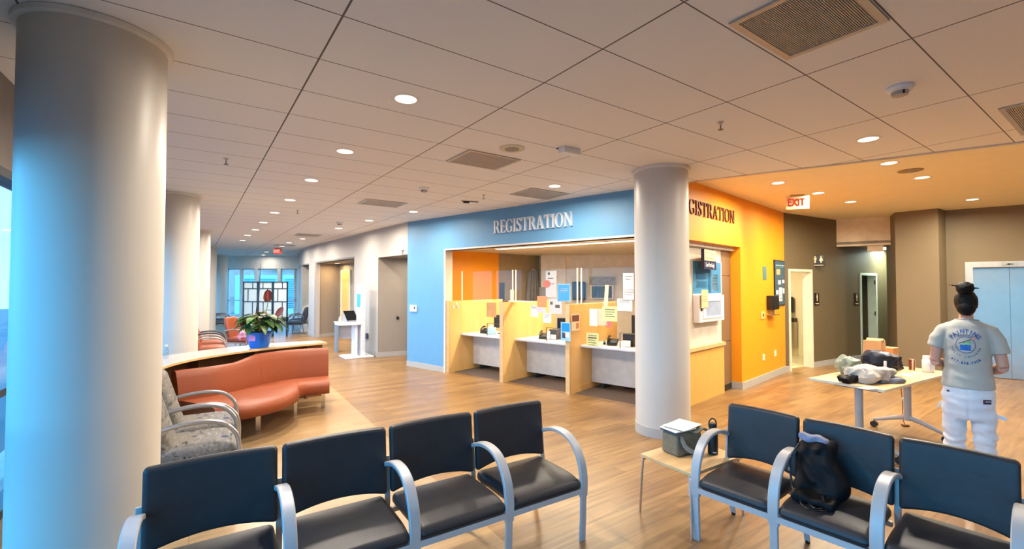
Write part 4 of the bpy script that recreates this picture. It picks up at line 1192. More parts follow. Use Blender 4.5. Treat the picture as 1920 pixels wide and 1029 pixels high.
M_PAN = mat('white_modesty_panel', (214, 206, 196), .5)
M_TOP = mat('pale_blue_counter_edge', (206, 210, 218), .3)
M_EDGE = mat('polished_acrylic_edge', (238, 232, 214), .25)
for k in range(3):
    ta, tb = TP[k] + .038, TP[k + 1] - .038; w = tb - ta; tm = (ta + tb) / 2
    nm = ('first', 'second', 'third')[k]
    t = thing('service_counter', '%s registration counter from the left, white panel below' % nm, 'counter', bp(tm, .35), rB, 'registration counters')
    bm = B(); rbox(bm, (0, .45, .735), (w, .90, .035), .006, 4); obj('counter_top', bm, M_TOP, t)
    bm = B(); bx(bm, -w / 2 + .0, w / 2, .36, .38, .10, .717); obj('modesty_panel', bm, M_PAN, t, smooth=False)
    bm = B(); bx(bm, -w / 2 + .15, -w / 2 + .20, .40, .7, .0, .717); bx(bm, w / 2 - .20, w / 2 - .15, .40, .7, .0, .717); obj('leg', bm, M_FRAME, t, smooth=False)
    g = thing('acrylic_screen', '%s clear acrylic screen from the left above a registration counter' % nm, 'screen', bp(tm, .38, .7525), rB, 'clear screens on the registration counters')
    wg = w + (.0 if k else 0)
    bm = B(); bx(bm, -wg / 2, wg / 2, -.004, .004, 0, 1.25); obj('pane', bm, M_GLASS, g, smooth=False)
    for sx_ in (-1, 1):
        bm = B(); bx(bm, sx_ * wg / 2 - .010, sx_ * wg / 2 + .010, -.008, .008, 1.42 - .7525, 1.26); obj('edge_strip', bm, M_EDGE, g, smooth=False)
    bm = B()
    x0 = w * .02; x1 = w * .42
    for (a0, a1, b0, b1) in ((x0, x0 + .008, 0, .24), (x1, x1 + .008, 0, .24), (x0, x1, .235, .243)): bx(bm, a0, a1, -.007, .007, b0, b1)
    obj('pass_slot_edge', bm, mat('slot_edge', (92, 78, 50), .4), g, smooth=False)

# papers, cards, flyers
cards = []
def card(name, label, cat, px0, py0, px1, py1, a, b, m, off=.010, th=.003, tilt=0.0, detail=None, group=None):
    c, w, h, rz = mount(px0, py0, px1, py1, a, b, off)
    t = thing(name, label, cat, c, rz, group)
    bm = B(); box(bm, (0, 0, 0), (w, th, h), M=Matrix.Rotation(tilt, 4, 'Y')); obj('sheet', bm, m, t, smooth=False)
    if detail:
        for (x0, z0, x1, z1, dm) in detail:
            bm = B(); bx(bm, (x0 - .5) * w, (x1 - .5) * w, -th / 2 - .0015, -th / 2, (z0 - .5) * h, (z1 - .5) * h)
            obj('print', bm, dm, t, smooth=False)
    return t, w, h
GA, GB_ = bp(0, .37).xy, bp(1, .37).xy
M_INK = mat('ink_grey', (96, 96, 92), .8); M_NAVY = mat('ink_navy', (30, 40, 84), .6)
M_ORP = mat('orange_card', (232, 152, 100), .7); M_YG = mat('yellow_green_paper', (224, 228, 160), .8)
M_SKY = mat('sky_blue_print', (72, 160, 216), .5); M_SKY2 = mat('deep_blue_print', (40, 110, 190), .5)
lines = [(.15, .8, .8, .84, M_INK), (.15, .68, .85, .71, M_INK), (.15, .56, .75, .59, M_INK), (.15, .44, .85, .47, M_INK)]
PG = 'papers taped to the counter screens'
card('paper_sheet', 'cream sheet low on the second screen left of the orange card', 'paper', 996, 572, 1010, 594, GA, GB_, M_PAPER, detail=lines[:2], group=PG)
card('paper_card', 'orange card with pale lower half on the second screen', 'paper', 1008, 555, 1026, 576, GA, GB_, M_ORP, .013, group=PG)
card('paper_card', 'small pinkish picture card hanging under the orange card', 'paper', 1008, 576.5, 1024, 586, GA, GB_, mat('pinkish_paper', (226, 206, 214), .8, var=.2, scale=70), .013, group=PG)
card('paper_sheet', 'cream sheet right of the orange card on the second screen', 'paper', 1019, 587, 1034, 605, GA, GB_, M_PAPER, detail=lines[:3], group=PG)
card('information_sheet', 'sky blue notice on the upper second screen', 'paper', 1046, 532, 1070, 565, GA, GB_, mat('pale_blue_border', (150, 196, 226), .6), detail=[(.06, .05, .94, .95, M_SKY), (.2, .7, .8, .73, M_PAPER), (.2, .6, .8, .63, M_PAPER), (.2, .5, .7, .53, M_PAPER)], group=PG)
card('paper_sheet', 'white sheet with small drawings at the centre of the second screen', 'paper', 1030, 560, 1054, 588, GA, GB_, mat('grey_white_paper', (206, 204, 202), .8, var=.1, scale=60), detail=[(.1, .6, .3, .8, M_INK), (.5, .4, .85, .6, M_INK)], group=PG)
card('paper_sheet', 'tall greyish drawing sheet high on the second screen', 'paper', 1024, 508, 1044, 557, GA, GB_, mat('grey_white_paper', (206, 204, 202), .8, var=.1, scale=60), detail=[(.2, .7, .7, .74, M_INK), (.3, .5, .8, .52, M_INK), (.2, .85, .4, .95, M_INK)], group=PG)
c, w, h, rz = mount(1019, 525, 1033, 539, GA, GB_, .016)
bm = B()
lathe(bm, [(w / 2, 0), (w / 2, .003)], 20)
for v in bm.verts: v.co = Vector((v.co.x, v.co.z, v.co.y * h / w))
tag(obj('round_sticker', bm, mat('coral_sticker', (206, 118, 104), .6), None, c, rz), 'round coral sticker on the upper second screen', 'sticker')
card('flyer', 'bright blue flyer at the right edge of the second counter', 'flyer', 1052, 604, 1070, 639, bp(0, -.03).xy, bp(1, -.03).xy, mat('pale_blue_border', (150, 196, 226), .6), .006, detail=[(.1, .5, .92, .95, mat('bright_blue_print', (20, 140, 214), .5)), (.15, .15, .5, .45, M_NAVY), (.3, .2, .6, .48, M_PAPER), (.62, .2, .85, .46, M_PAPER)], group=PG)
card('paper_sheet', 'yellow green sheet high on the third screen', 'paper', 1130, 574, 1158, 602, GA, GB_, M_YG, .013, detail=[(.2, .75, .85, .8, M_INK), (.2, .6, .85, .64, M_INK), (.2, .45, .7, .49, M_INK), (.2, .3, .85, .34, M_INK)], group=PG)
card('paper_sheet', 'plain cream sheet left of the yellow green sheet on the third screen', 'paper', 1106, 579, 1121, 611, GA, GB_, M_PAPER, group=PG)
card('paper_sheet', 'second plain cream sheet behind the yellow green sheet', 'paper', 1122, 579, 1140, 610, GA, GB_, mat('cream_sheet', (226, 212, 176), .8), group=PG)
card('paper_sheet', 'yellow green sheet with black lines low on the third screen', 'paper', 1100, 624, 1123, 651, GA, GB_, M_YG, detail=[(.15, .8, .85, .84, M_INK), (.15, .62, .85, .70, M_INK), (.15, .48, .7, .52, M_INK), (.15, .3, .8, .34, M_INK), (.15, .15, .7, .18, M_INK)], group=PG)
card('sticky_note', 'pink sticky note on the third screen', 'note', 1137, 602, 1146, 613, GA, GB_, mat('pink_note', (244, 120, 128), .7), tilt=.3, group=PG)
card('paper_strip', 'long pale yellow strip hanging above the third counter', 'note', 1134, 534, 1141, 574, GA, GB_, mat('pale_yellow', (244, 234, 186), .7), tilt=.08, group=PG)
card('notice', 'white printed notice at the right edge of the third screen', 'paper', 1168, 511, 1190, 563, GA, GB_, mat('poster_border', (120, 120, 118), .6), detail=[(.04, .02, .96, .98, M_PAPER), (.2, .84, .85, .88, M_INK), (.3, .74, .75, .78, M_INK), (.1, .36, .95, .38, M_INK), (.1, .28, .95, .30, M_INK), (.1, .2, .8, .22, M_INK)], group=PG)
card('paper_sheet', 'pale sheet with grey border low on the third screen by the column', 'paper', 1158, 560, 1186, 583, GA, GB_, M_PAPER, detail=lines[:2], group=PG)
sa = bp(TP[2] + .045, .02).xy; sb = bp(TP[2] + .045, 1.0).xy
card('flyer', 'beige picture flyer on the second partition side', 'flyer', 1070.5, 588, 1086, 620, sa, sb, mat('beige_flyer', (232, 206, 166), .7), .008, detail=[(.08, .55, .92, .92, mat('brown_photo', (120, 66, 50), .6, var=.6, scale=60)), (.55, .12, .9, .45, mat('tan_print', (190, 132, 90), .7))], group=PG)
card('paper_sheet', 'brownish sheet on the first screen beside the partition', 'paper', 913, 567, 931, 594, GA, GB_, mat('kraft_sheet', (196, 146, 92), .8, var=.1), group=PG)
# cream strip and card on top of the first partition
t = thing('cream_ledge', 'cream plastic strip lying on the first dividing partition', 'ledge', bp(TP[1] + .22, .30, 1.4265), rB)
bm = B(); bx(bm, -.26, .30, -.04, .04, 0, .022); obj('strip', bm, mat('cream_plastic', (244, 230, 186), .5), t, smooth=False)
bm = B(); bx(bm, -.24, -.17, -.01, .01, .022, .22); obj('upright_card', bm, mat('cream_plastic', (244, 230, 186), .5), t, smooth=False)

# desk equipment behind the screens
def monitor(label, p, rz, w=.42, h=.27, back=True, screen=None, stand=.12):
    t = thing('monitor', label, 'monitor', p, rz, 'monitors at the registration counters')
    bm = B(); rbox(bm, (0, 0, stand + h / 2), (w, .03, h), .008, 4); obj('housing', bm, M_BLACK, t)
    bm = B(); bx(bm, -w / 2 + .012, w / 2 - .012, -.017, -.0145, stand + .015, stand + h - .012); obj('screen', bm, screen or mat('screen_dark', (38, 42, 50), .15), t, smooth=False)
    bm = B(); bx(bm, -.02, .02, .0, .03, .01, stand + .05); lathe(bm, [(.10, 0), (.10, .01), (.02, .014)], 20); obj('stand', bm, M_BLACK, t)
def phone(label, p, rz):
    t = thing('desk_phone', label, 'telephone', p, rz, 'desk phones at the registration counters')
    bm = B(); rbox(bm, (0, 0, .03), (.17, .19, .05), .012, 6, lambda q: q + Vector((0, 0, .25 * (q.y + .1)))); obj('base', bm, M_BLACK, t)
    bm = B(); tube(bm, spline([(-.06, -.10, .07), (-.065, -.06, .105), (-.065, .05, .135), (-.06, .10, .125)], 4), .017, 8); obj('handset', bm, M_BLACK, t)
    bm = B(); bx(bm, 0, .07, .03, .06, .09, .095); obj('display', bm, mat('lcd_grey', (150, 160, 150), .3), t, smooth=False)
zt_ = .7535
monitor('black monitor half hidden behind the first partition', bp(1.99, .85, zt_), rB + 1.0, .36, .26)
phone('black desk phone on the first registration counter', bp(1.70, .66, zt_), rB + .3)
t = thing('tissue_box', 'pale blue tissue box on the first registration counter', 'box', bp(1.90, .62, zt_), rB)
bm = B(); rbox(bm, (0, 0, .07), (.13, .13, .14), .012, 4); obj('carton', bm, mat('ice_blue_carton', (176, 220, 236), .5, var=.15, scale=30), t)
bm = B(); rbox(bm, (0, 0, .16), (.05, .04, .06), .018, 6, lambda q: q + Vector(noise.noise_vector(q * 30)) * .02); obj('tissue', bm, M_WHITEP, t)
phone('black desk phone on the second registration counter', bp(3.16, .66, zt_), rB + .4)
monitor('dark monitor on the second registration counter', bp(3.46, .86, zt_), rB + .3, .26, .34, stand=.04)
card('label_card', 'white label on the dark box on the second counter', 'paper', 1033, 627, 1043, 636, bp(0, .66).xy, bp(1, .66).xy, M_PAPER)
def boxy(name, label, cat, p, s, m, rz=rB):
    bm = B(); rbox(bm, (0, 0, s[2] / 2), s, .008, 4)
    return tag(obj(name, bm, m, None, p, rz), label, cat)
boxy('organizer_box', 'dark grey organizer box on the second counter', 'box', bp(3.34, .74, zt_), (.16, .14, .18), mat('charcoal_box', (70, 72, 78), .6))
boxy('sanitizer_bottle', 'small white pump bottle on the second counter', 'bottle', bp(3.28, .62, zt_), (.05, .05, .15), M_WHITEP)
phone('black desk phone on the third registration counter', bp(4.52, .68, zt_), rB + .3)
monitor('large dark monitor on the third registration counter', bp(4.92, .98, zt_), rB - .2, .46, .32, stand=.16)
boxy('organizer_box', 'black desk organizer on the third counter by the round column', 'box', bp(4.80, .72, zt_), (.18, .14, .20), mat('black_box', (34, 34, 38), .5))
boxy('label_block', 'white card holder on the third counter', 'card holder', bp(4.80, .60, zt_), (.13, .03, .10), M_WHITEP)
t = thing('small_plant', 'small bright green plant on the third counter', 'plant', bp(4.38, .66, zt_))
bm = B(); lathe(bm, [(.02, 0), (.025, .03)], 12); obj('pot', bm, M_BLACK, t)
bm = B()
for k in range(12): leaf(bm, Vector((0, 0, .03)), (math.cos(k), math.sin(k), 1.2), .08, .02, .4)
obj('leaves', bm, mat('bright_green', (120, 170, 50), .5), t)
# back wall items of the office
t_ = (1.36, 11.44); u_ = (5.3, 10.88)
c, w, h, rz = mount(1073, 528, 1098, 562, t_, u_, .08)
t = thing('wall_monitor', 'black monitor mounted on the beige office back wall', 'monitor', c, rz)
bm = B(); rbox(bm, (0, 0, 0), (w, .06, h), .02, 4); obj('housing', bm, M_BLACK, t)
bm = B(); bx(bm, -w / 2 + .04, w / 2 - .04, -.033, -.030, -h / 2 + .04, h / 2 - .04); obj('screen', bm, mat('screen_dark', (38, 42, 50), .15), t, smooth=False)
card('framed_picture', 'dark framed picture on the office back wall behind the third counter', 'picture', 1107, 535, 1150, 560, t_, u_, M_PAPER, .012, .02, detail=[(.06, .05, .94, .95, mat('picture_dark', (70, 74, 84), .3, var=.5, scale=6)), (.12, .15, .35, .9, mat('picture_blue', (110, 150, 190), .4))])
card('wall_shelf_print', 'wide grey print above the dark framed picture', 'picture', 1105, 519, 1154, 533, t_, u_, mat('print_grey', (150, 148, 142), .5, var=.3, scale=20), .012, .02)
card('taped_note', 'grey note on the light office pillar', 'paper', 1011, 538, 1026, 556, (.76, 11.54), (1.34, 11.44), mat('grey_note', (150, 146, 130), .8), .01)
c, w, h, rz = mount(985, 508, 1004, 563, RI[1], RI[2], .08)
t = thing('hanging_jacket', 'grey jacket hanging on the taupe office wall', 'jacket', c, rz)
bm = B(); rbox(bm, (0, 0, 0), (w, .08, h), .035, 12, lambda q: q + Vector((q.x * (-.4 * q.z / h), math.sin(q.x * 60) * .012, 0))); obj('cloth', bm, mat('grey_wool', (120, 120, 124), .9, bump=.2), t)
bm = B(); tube(bm, [(-.12, -.02, h / 2 - .02), (0, -.02, h / 2 + .05), (.12, -.02, h / 2 - .02)], .006, 6); obj('hanger', bm, M_WHITEP, t)
c, w, h, rz = mount(935.5, 530, 942, 563, RI[1], RI[2], .05)
boxy('wall_phone', 'dark blue wall unit at the corner of the taupe office wall', 'wall unit', c - Vector((0, 0, h / 2)), (.12, .06, h), mat('slate_plastic', (66, 76, 96), .4), rz)
# cords and bin under counters
for k in range(3):
    bm = B(); p = bp((TP[k] + TP[k + 1]) / 2 + .1, 1.0)
    tube(bm, spline([(-.3, 0, .012), (-.1, .05, .02), (.05, -.04, .03), (.2, .03, .015), (.35, .0, .012)], 6), .012, 6)
    tag(obj('cable_bundle', bm, M_BLACK, None, p, rB), 'black cables on the floor under the %s counter' % ('first', 'second', 'third')[k], 'cable')

# ------------------------------------------------------------------ things on the blue, white and orange walls
def wallbox_thing(name, label, cat, px0, py0, px1, py1, a, b, th, m, parts=None, r=.006, group=None):
    c, w, h, rz = mount(px0, py0, px1, py1, a, b, th / 2 + .001)
    t = thing(name, label, cat, c, rz, group)
    bm = B(); rbox(bm, (0, 0, 0), (w, th, h), r, 4); obj('housing', bm, m, t)
    if parts: parts(t, w, h, th)
    return t
def thp(t, w, h, th):
    bm = B(); bx(bm, w * .12, w * .32, -th / 2 - .003, -th / 2, -h * .1, h * .28); obj('display', bm, mat('lcd_dark', (50, 60, 80), .3), t, smooth=False)
wallbox_thing('thermostat', 'white thermostat on the blue wall', 'thermostat', 770, 572, 782.5, 584, BL0, CORNER, .025, M_WHITEP, thp)
def knob(t, w, h, th):
    bm = B(); lathe(bm, [(.03, 0), (.035, .02), (.01, .05)], 16)
    for v in bm.verts: v.co = Vector((v.co.x, -v.co.z - .01, v.co.y))
    obj('spindle', bm, M_BLACK, t)
wallbox_thing('wall_knob', 'small dark round fitting on the grey alcove wall', 'wall fitting', 743, 593, 747.5, 598, CW[6], e1, .012, M_BLACK, knob, .004)  # dark round knob on the alcove wall
w6, w7 = CW[5], CW[6]
def plug(t, w, h, th):
    bm = B(); tube(bm, spline([(.03, -.02, -h / 2), (.05, -.03, -.25), (.03, -.04, -.42), (-.15, -.05, -.50), (-.4, -.08, -.52)], 5), .006, 6); obj('cord', bm, mat('grey_cord', (150, 150, 150), .5), t)
wallbox_thing('wall_outlet', 'dark plugged adapter with cord on the white wall behind the kiosk', 'outlet', 683.5, 624, 691, 634, w6, w7, .05, mat('slate_plastic', (66, 76, 96), .4), plug)
# orange wall
fr_ = lambda m_: (lambda t, w, h, th: None)
def board(t, w, h, th):
    mm = mat('board_slate', (62, 88, 104), .5, var=.1)
    bm = B(); bx(bm, -w / 2 + .02, w / 2 - .02, -th / 2 - .003, -th / 2, -h / 2 + .02, h / 2 - .02); obj('panel', bm, mm, t, smooth=False)
    cc = [(.15, .68, .5, .8, mat('peach_print', (224, 168, 112), .6)), (.3, .47, .55, .56, M_PAPER), (.7, .5, .9, .57, M_PAPER), (.1, .25, .3, .34, M_PAPER), (.38, .1, .68, .4, M_PAPER), (.75, .27, .9, .38, M_PAPER), (.1, .88, .9, .89, M_PAPER), (.1, .84, .8, .85, mat('teal_line', (90, 170, 160), .6)), (.44, .12, .62, .26, mm), (.08, .60, .9, .61, M_INK), (.08, .43, .9, .44, M_INK)]
    for (x0, z0, x1, z1, m_) in cc:
        bm = B(); bx(bm, (x0 - .5) * w, (x1 - .5) * w, -th / 2 - .006, -th / 2 - .003, (z0 - .5) * h, (z1 - .5) * h); obj('print', bm, m_, t, smooth=False)
wallbox_thing('notice_board', 'tall slate blue notice board at the end of the orange wall', 'notice board', 1450.5, 488, 1469.5, 573, CORNER, OR1, .02, M_BLACK, board, .003)
wallbox_thing('room_sign', 'small slate blue sign on the orange wall left of the notice board', 'sign', 1430, 499.5, 1436, 524, CORNER, OR1, .012, mat('sign_slate', (84, 122, 130), .5))
wallbox_thing('hand_dispenser', 'black hand sanitizer dispenser on the orange wall', 'dispenser', 1437, 554, 1449, 580, CORNER, OR1, .11, M_BLACK, lambda t, w, h, th: obj('drip_tray', (lambda b_: (bx(b_, -w / 2, w / 2, -th / 2 - .01, th / 2, -h / 2 - .10, -h / 2 - .09), bx(b_, w / 2 - .02, w / 2 - .01, th / 2 - .03, th / 2, -h / 2 - .10, -h / 2), b_)[2])(B()), M_CHROME, t, smooth=False))
wallbox_thing('wall_plate', 'cream wall plate with dark socket on the orange wall', 'outlet', 1425.5, 584, 1433.5, 598, CORNER, OR1, .014, mat('tan_plate', (232, 178, 96), .5), lambda t, w, h, th: obj('socket', (lambda b_: (bx(b_, -.02, .02, -.012, -.004, -.02, .03), b_)[1])(B()), M_BLACK, t, smooth=False))
for x0, y0, x1, y1, l in ((1429, 664, 1433, 675.5, 'left of the two low cream outlets on the orange wall'), (1451, 656, 1454.5, 668, 'right of the two low cream outlets on the orange wall')):
    wallbox_thing('wall_outlet', l, 'outlet', x0, y0, x1, y1, CORNER, OR1, .012, M_CREAM, group='low outlets on the orange wall')
# service opening: poster, cabinet, note, hanging sign
n_ = nO; PA = (Vector(CORNER) + n_ * .16); PB = PA + dO
PA, PB = tuple(PA), tuple(PB)
card('wall_poster', 'large blue poster on the white booth wall in the orange opening', 'poster', 1297.5, 490, 1352, 552, PA, PB, M_PAPER, .006, .006, detail=[(.0, .03, .97, .99, mat('poster_blue', (58, 126, 170), .5, var=.08)), (.1, .72, .45, .74, M_SKY), (.1, .45, .45, .68, M_SKY2), (.1, .58, .4, .60, M_SKY), (.1, .2, .45, .40, mat('poster_mid', (86, 150, 190), .5)), (.64, .10, .86, .62, M_PAPER), (.67, .3, .83, .32, M_INK), (.67, .48, .83, .50, M_INK), (.48, .05, .6, .9, mat('poster_mid', (86, 150, 190), .5))])
def cab(t, w, h, th):
    bm = B()
    for (x0, x1, z0, z1) in ((-w * .38, w * .42, .28 * h, .36 * h), (-w * .38, w * .42, -.36 * h, -.28 * h), (-w * .38, -w * .28, -.28 * h, .28 * h), (w * .32, w * .42, -.28 * h, .28 * h)): bx(bm, x0, x1, -th / 2 - .012, -th / 2, z0, z1)
    d = obj('door', bm, M_WHITEP, t, smooth=False)
    bm = B(); bx(bm, -w * .28, w * .32, -th / 2 - .004, -th / 2 - .001, -.28 * h, .28 * h); obj('window', bm, mat('cabinet_window', (150, 164, 190), .12, var=.15, scale=3), d, smooth=False)
    bm = B(); bx(bm, -w * .46, -w * .42, -th / 2 - .012, -th / 2, -.06 * h, .02 * h); obj('latch', bm, M_BLACK, d, smooth=False)
wallbox_thing('wall_cabinet', 'white wall cabinet with small window under the blue poster', 'cabinet', 1299, 553, 1346, 602, PA, PB, .10, M_WHITEP, cab, .01)
card('paper_note', 'beige note hanging over the corner of the blue poster', 'note', 1299, 543, 1311, 576, PA, PB, mat('beige_note', (226, 192, 140), .7), .13, .004, detail=[(.1, .6, .9, .62, M_INK), (.1, .45, .9, .47, M_INK), (.1, .35, .9, .37, M_INK)])
HA = tuple(Vector(CORNER) + nO * .05); HB = tuple(Vector(HA) + dO)
c, w, h, rz = mount(1312, 469, 1346, 505, HA, HB)
t = thing('hanging_sign', 'hanging cream and navy sign in the orange wall opening', 'sign', c, rz + .12)
bm = B(); bx(bm, -w / 2, w / 2, -.012, .012, -h * .05, h / 2); obj('upper_board', bm, mat('cream_board', (236, 208, 152), .5), t, smooth=False)
bm = B(); bx(bm, -w / 2, w / 2, -.012, .012, -h / 2, -h * .05); bx(bm, -w / 2 - .02, -w / 2, -.03, .012, -h / 2, h / 2); obj('lower_board', bm, mat('navy_board', (26, 34, 70), .4), t, smooth=False)
bm = text_mesh('Cover Your Cough', h * .30, .001, .001, .62)
for v in bm.verts: v.co += Vector((0, -.014, -h * .28))
obj('lettering', bm, M_WHITEP, t, smooth=False)
for (x0, x1, z) in ((-.35, .35, .06), (.05, .40, .30), (-.35, -.1, .34)):
    bm = B(); bx(bm, x0 * w, x1 * w, -.014, -.012, z * h, z * h + .012); obj('print', bm, mat('tan_print2', (180, 140, 84), .6), t, smooth=False)
for x in (-.3, .3):
    bm = B(); tube(bm, [(x * w, 0, h / 2), (x * w, 0, 2.36 - c.z)], .003, 6); obj('hanging_rod', bm, M_CHROME, t)
# restroom signs
def figs(t, w, h, th, two=True):
    for k, x in enumerate((-.22, .22) if two else (0,)):
        bm = B(); s = h
        lathe(bm, [(.001, 0), (.05 * s, .02 * s), (.05 * s, .07 * s), (.001, .1 * s)], 10, (0, 0, .25 * s))
        for v in bm.verts: v.co.y *= .05
        sh = [(-.09, .22), (.09, .22), (.10, .02), (.05, .02), (.05, -.25), (-.05, -.25), (-.05, .02), (-.10, .02)] if k == 0 else [(-.06, .22), (.06, .22), (.14, -.08), (.06, -.08), (.05, -.25), (-.05, -.25), (-.06, -.08), (-.14, -.08)]
        xzprism(bm, [(a * s, b * s) for a, b in reversed(sh)][::-1], -.002, .0)
        obj('figure', bm, mat('sign_cream', (240, 216, 176), .5), t, (x * w, -th / 2 - .002, .08 * h))
    bm = B(); bx(bm, -w * .38, w * .38, -th / 2 - .003, -th / 2, -h * .40, -h * .34); obj('caption_bar', bm, mat('sign_cream', (240, 216, 176), .5), t, smooth=False)
M_SG = mat('dark_brown_sign', (34, 24, 20), .4)
pm = onw(1534, 489, OR1, TA1) - Vector((nT.x, nT.y, 0)) * .30
pr = ray(1534, 489); pm = Vector((pr.x, pr.y, 0)) * ((pm.xy.length) / Vector((pr.x, pr.y)).length); pm.z = HZ + pr.z * pm.xy.length / Vector((pr.x, pr.y)).length
t = thing('restroom_sign', 'dark projecting restroom sign with two figures above the washroom door', 'sign', pm, -.60)
bm = B(); rbox(bm, (0, 0, 0), (.235, .02, .245), .004, 4); obj('board', bm, M_SG, t)
figs(t, .235, .245, .02)
bm = B(); tube(bm, [(-.117, 0, .07), (-.27, .02, .07)], .006, 6); tube(bm, [(-.117, 0, -.07), (-.27, .02, -.07)], .006, 6); tube(bm, [(-.20, .01, .10), (-.20, .01, -.10)], .006, 6); obj('bracket', bm, M_CHROME, t)
for x0, x1, l in ((1526.5, 1534.5, 'small dark restroom sign right of the washroom door'), (1601.5, 1608.5, 'small dark restroom sign left of the second door'), (1673.5, 1680, 'small dark restroom sign beside the taupe pillar')):
    wallbox_thing('door_sign', l, 'sign', x0, 549, x1, 572, OR1, TA1, .015, M_SG, lambda t, w, h, th: figs(t, w, h, th, False), .003, 'small restroom signs')
# washroom fittings
WA_, WB_ = tuple(tp(2.28, 2.0)), tuple(tp(2.28, 0))
wallbox_thing('towel_dispenser', 'black paper towel dispenser on the washroom wall', 'dispenser', 1476, 556, 1490, 586, WA_, WB_, .14, M_BLACK, None, .04)
def binp(t, w, h, th):
    bm = B(); bx(bm, -w / 2, w / 2, -th / 2 - .01, th / 2, h / 2 + .01, h / 2 + .10); obj('lid', bm, mat('dark_steel', (70, 66, 58), .3, .8), t, smooth=False)
wallbox_thing('waste_bin', 'steel waste bin on the washroom wall below the dispenser', 'bin', 1474, 603, 1495, 652, WA_, WB_, .12, M_STEEL, binp, .008)
# ------------------------------------------------------------------ kiosk, side table
kp = at(676, 668, 0)
kz = math.atan2(.80, .60)
M_K = mat('kiosk_white', (226, 228, 234), .35)
t = thing('kiosk', 'tall white check-in kiosk seen edge on beside the white wall', 'kiosk', kp, 0)
KR = facing((.62, .78))
t.rotation_euler = (0, 0, KR)
bm = B(); rbox(bm, (0, .0, .88), (.40, .10, 1.76), .01, 4); 
obj('tower', bm, M_K, t)
bm = B(); bx(bm, -.12, .12, -.062, -.05, 1.2, 1.52); obj('screen', bm, mat('kiosk_screen', (70, 170, 210), .2), t, smooth=False)
t.rotation_euler = (0, 0, math.radians(-90) + .62)
bm = B(); rbox(bm, (0, -.10, .02), (.60, .66, .04), .01, 4); obj('base_plate', bm, M_K, t)
bm = B(); rbox(bm, (0, -.30, .80), (.44, .52, .03), .008, 4); obj('shelf', bm, M_K, t)
bm = B(); bx(bm, -.14, .14, -.18, -.12, .04, .79); obj('support', bm, M_K, t, smooth=False)
kq = dep(652, 12.0)
t = thing('side_table', 'small white side table with grey panels behind the kiosk', 'table', kq, .5)
bm = B(); rbox(bm, (0, 0, .76), (.62, .5, .03), .006, 4); obj('table_top', bm, M_K, t)
for x in (-.27, .27):
    bm = B(); bx(bm, x - .02, x + .02, -.22, .22, 0, .745); obj('leg_panel', bm, mat('steel_blue_leg', (136, 152, 170), .4, .4), t, smooth=False)
bm = B(); bx(bm, -.25, .25, .20, .22, .3, .745); obj('back_panel', bm, M_K, t, smooth=False)
t = thing('tablet_stand', 'dark sloped touch screen on the small white side table', 'monitor', (kq.x + .1, kq.y - .02, .776), .8)
bm = B(); faces(bm, [(-.16, -.1, 0), (.16, -.1, 0), (.16, .14, 0), (-.16, .14, 0), (-.16, .14, .28), (.16, .14, .28), (-.16, -.1, .03), (.16, -.1, .03)], [(0, 3, 2, 1), (3, 4, 5, 2), (0, 1, 7, 6), (6, 7, 5, 4), (0, 6, 4, 3), (1, 2, 5, 7)]); obj('body', bm, mat('grey_case', (150, 154, 162), .4), t, smooth=False)
bm = B(); faces(bm, [(-.15, -.097, .038), (.15, -.097, .038), (.15, .13, .277), (-.15, .13, .277)], [(0, 1, 2, 3)]); bmesh.ops.solidify(bm, geom=bm.faces[:], thickness=-.006); obj('screen', bm, M_BLACK, t, smooth=False)
t = thing('bottle', 'small bottles and gadget on the side table edge', 'bottle', (kq.x - .2, kq.y, .776), 0)
bm = B(); lathe(bm, [(.03, 0), (.03, .07), (.012, .09), (.012, .13)], 12); obj('body', bm, M_WHITEP, t)

# ------------------------------------------------------------------ folding table and what lies on it
tL, tN = at(1513, 712, .745).xy, at(1658, 731, .745).xy
tx = (at(1762, 704, .745).xy - tN).normalized()
ty = Vector((-tx.y, tx.x))
TW, TLn = .66, 1.72
t_rz = math.atan2(tx.y, tx.x)
tcen = tN + tx * TLn / 2 + ty * TW / 2
t = thing('folding_table', 'birch topped flip table on grey wheeled legs beside the standing person', 'table', (tcen.x, tcen.y, 0), t_rz)
bm = B(); rbox(bm, (0, 0, .731), (TLn, TW, .028), .004, 4); obj('table_top', bm, M_BIRCH, t)
bm = B()
for (x0, x1, y0, y1) in ((-TLn / 2, TLn / 2, -TW / 2 - .002, -TW / 2), (-TLn / 2, TLn / 2, TW / 2, TW / 2 + .002), (-TLn / 2 - .002, -TLn / 2, -TW / 2, TW / 2), (TLn / 2, TLn / 2 + .002, -TW / 2, TW / 2)): bx(bm, x0, x1, y0, y1, .719, .743)
obj('edge_band', bm, mat('pale_edge', (232, 216, 190), .5), t, smooth=False)
for sx_ in (-1, 1):
    x = sx_ * (TLn / 2 - (.30 if sx_ < 0 else .24))
    bm = B(); tube(bm, [(x, 0, .16), (x, 0, .70)], [.036, .036], 16); lg = obj('leg', bm, M_ARM, t)
    bm = B(); rbox(bm, (x, 0, .69), (.10, .42, .055), .01, 4); obj('bracket', bm, mat('charcoal_bracket', (58, 58, 62), .5), t)
    for sy_ in (-1, 1):
        bm = B(); pts = [(x, 0, .20), (x, sy_ * .12, .165), (x, sy_ * .24, .12), (x, sy_ * .33, .09)]
        tube(bm, pts, [.030, .026, .022, .018], 10); obj('foot', bm, M_ARM, lg)
        bm = B(); tube(bm, [(x - .022, sy_ * .33, .035), (x + .022, sy_ * .33, .035)], .035, 18); tube(bm, [(x, sy_ * .33, .05), (x, sy_ * .33, .10)], .008, 6); obj('caster', bm, M_BLACK, lg)
def tpnt(px, py): return at(px, py, .746)
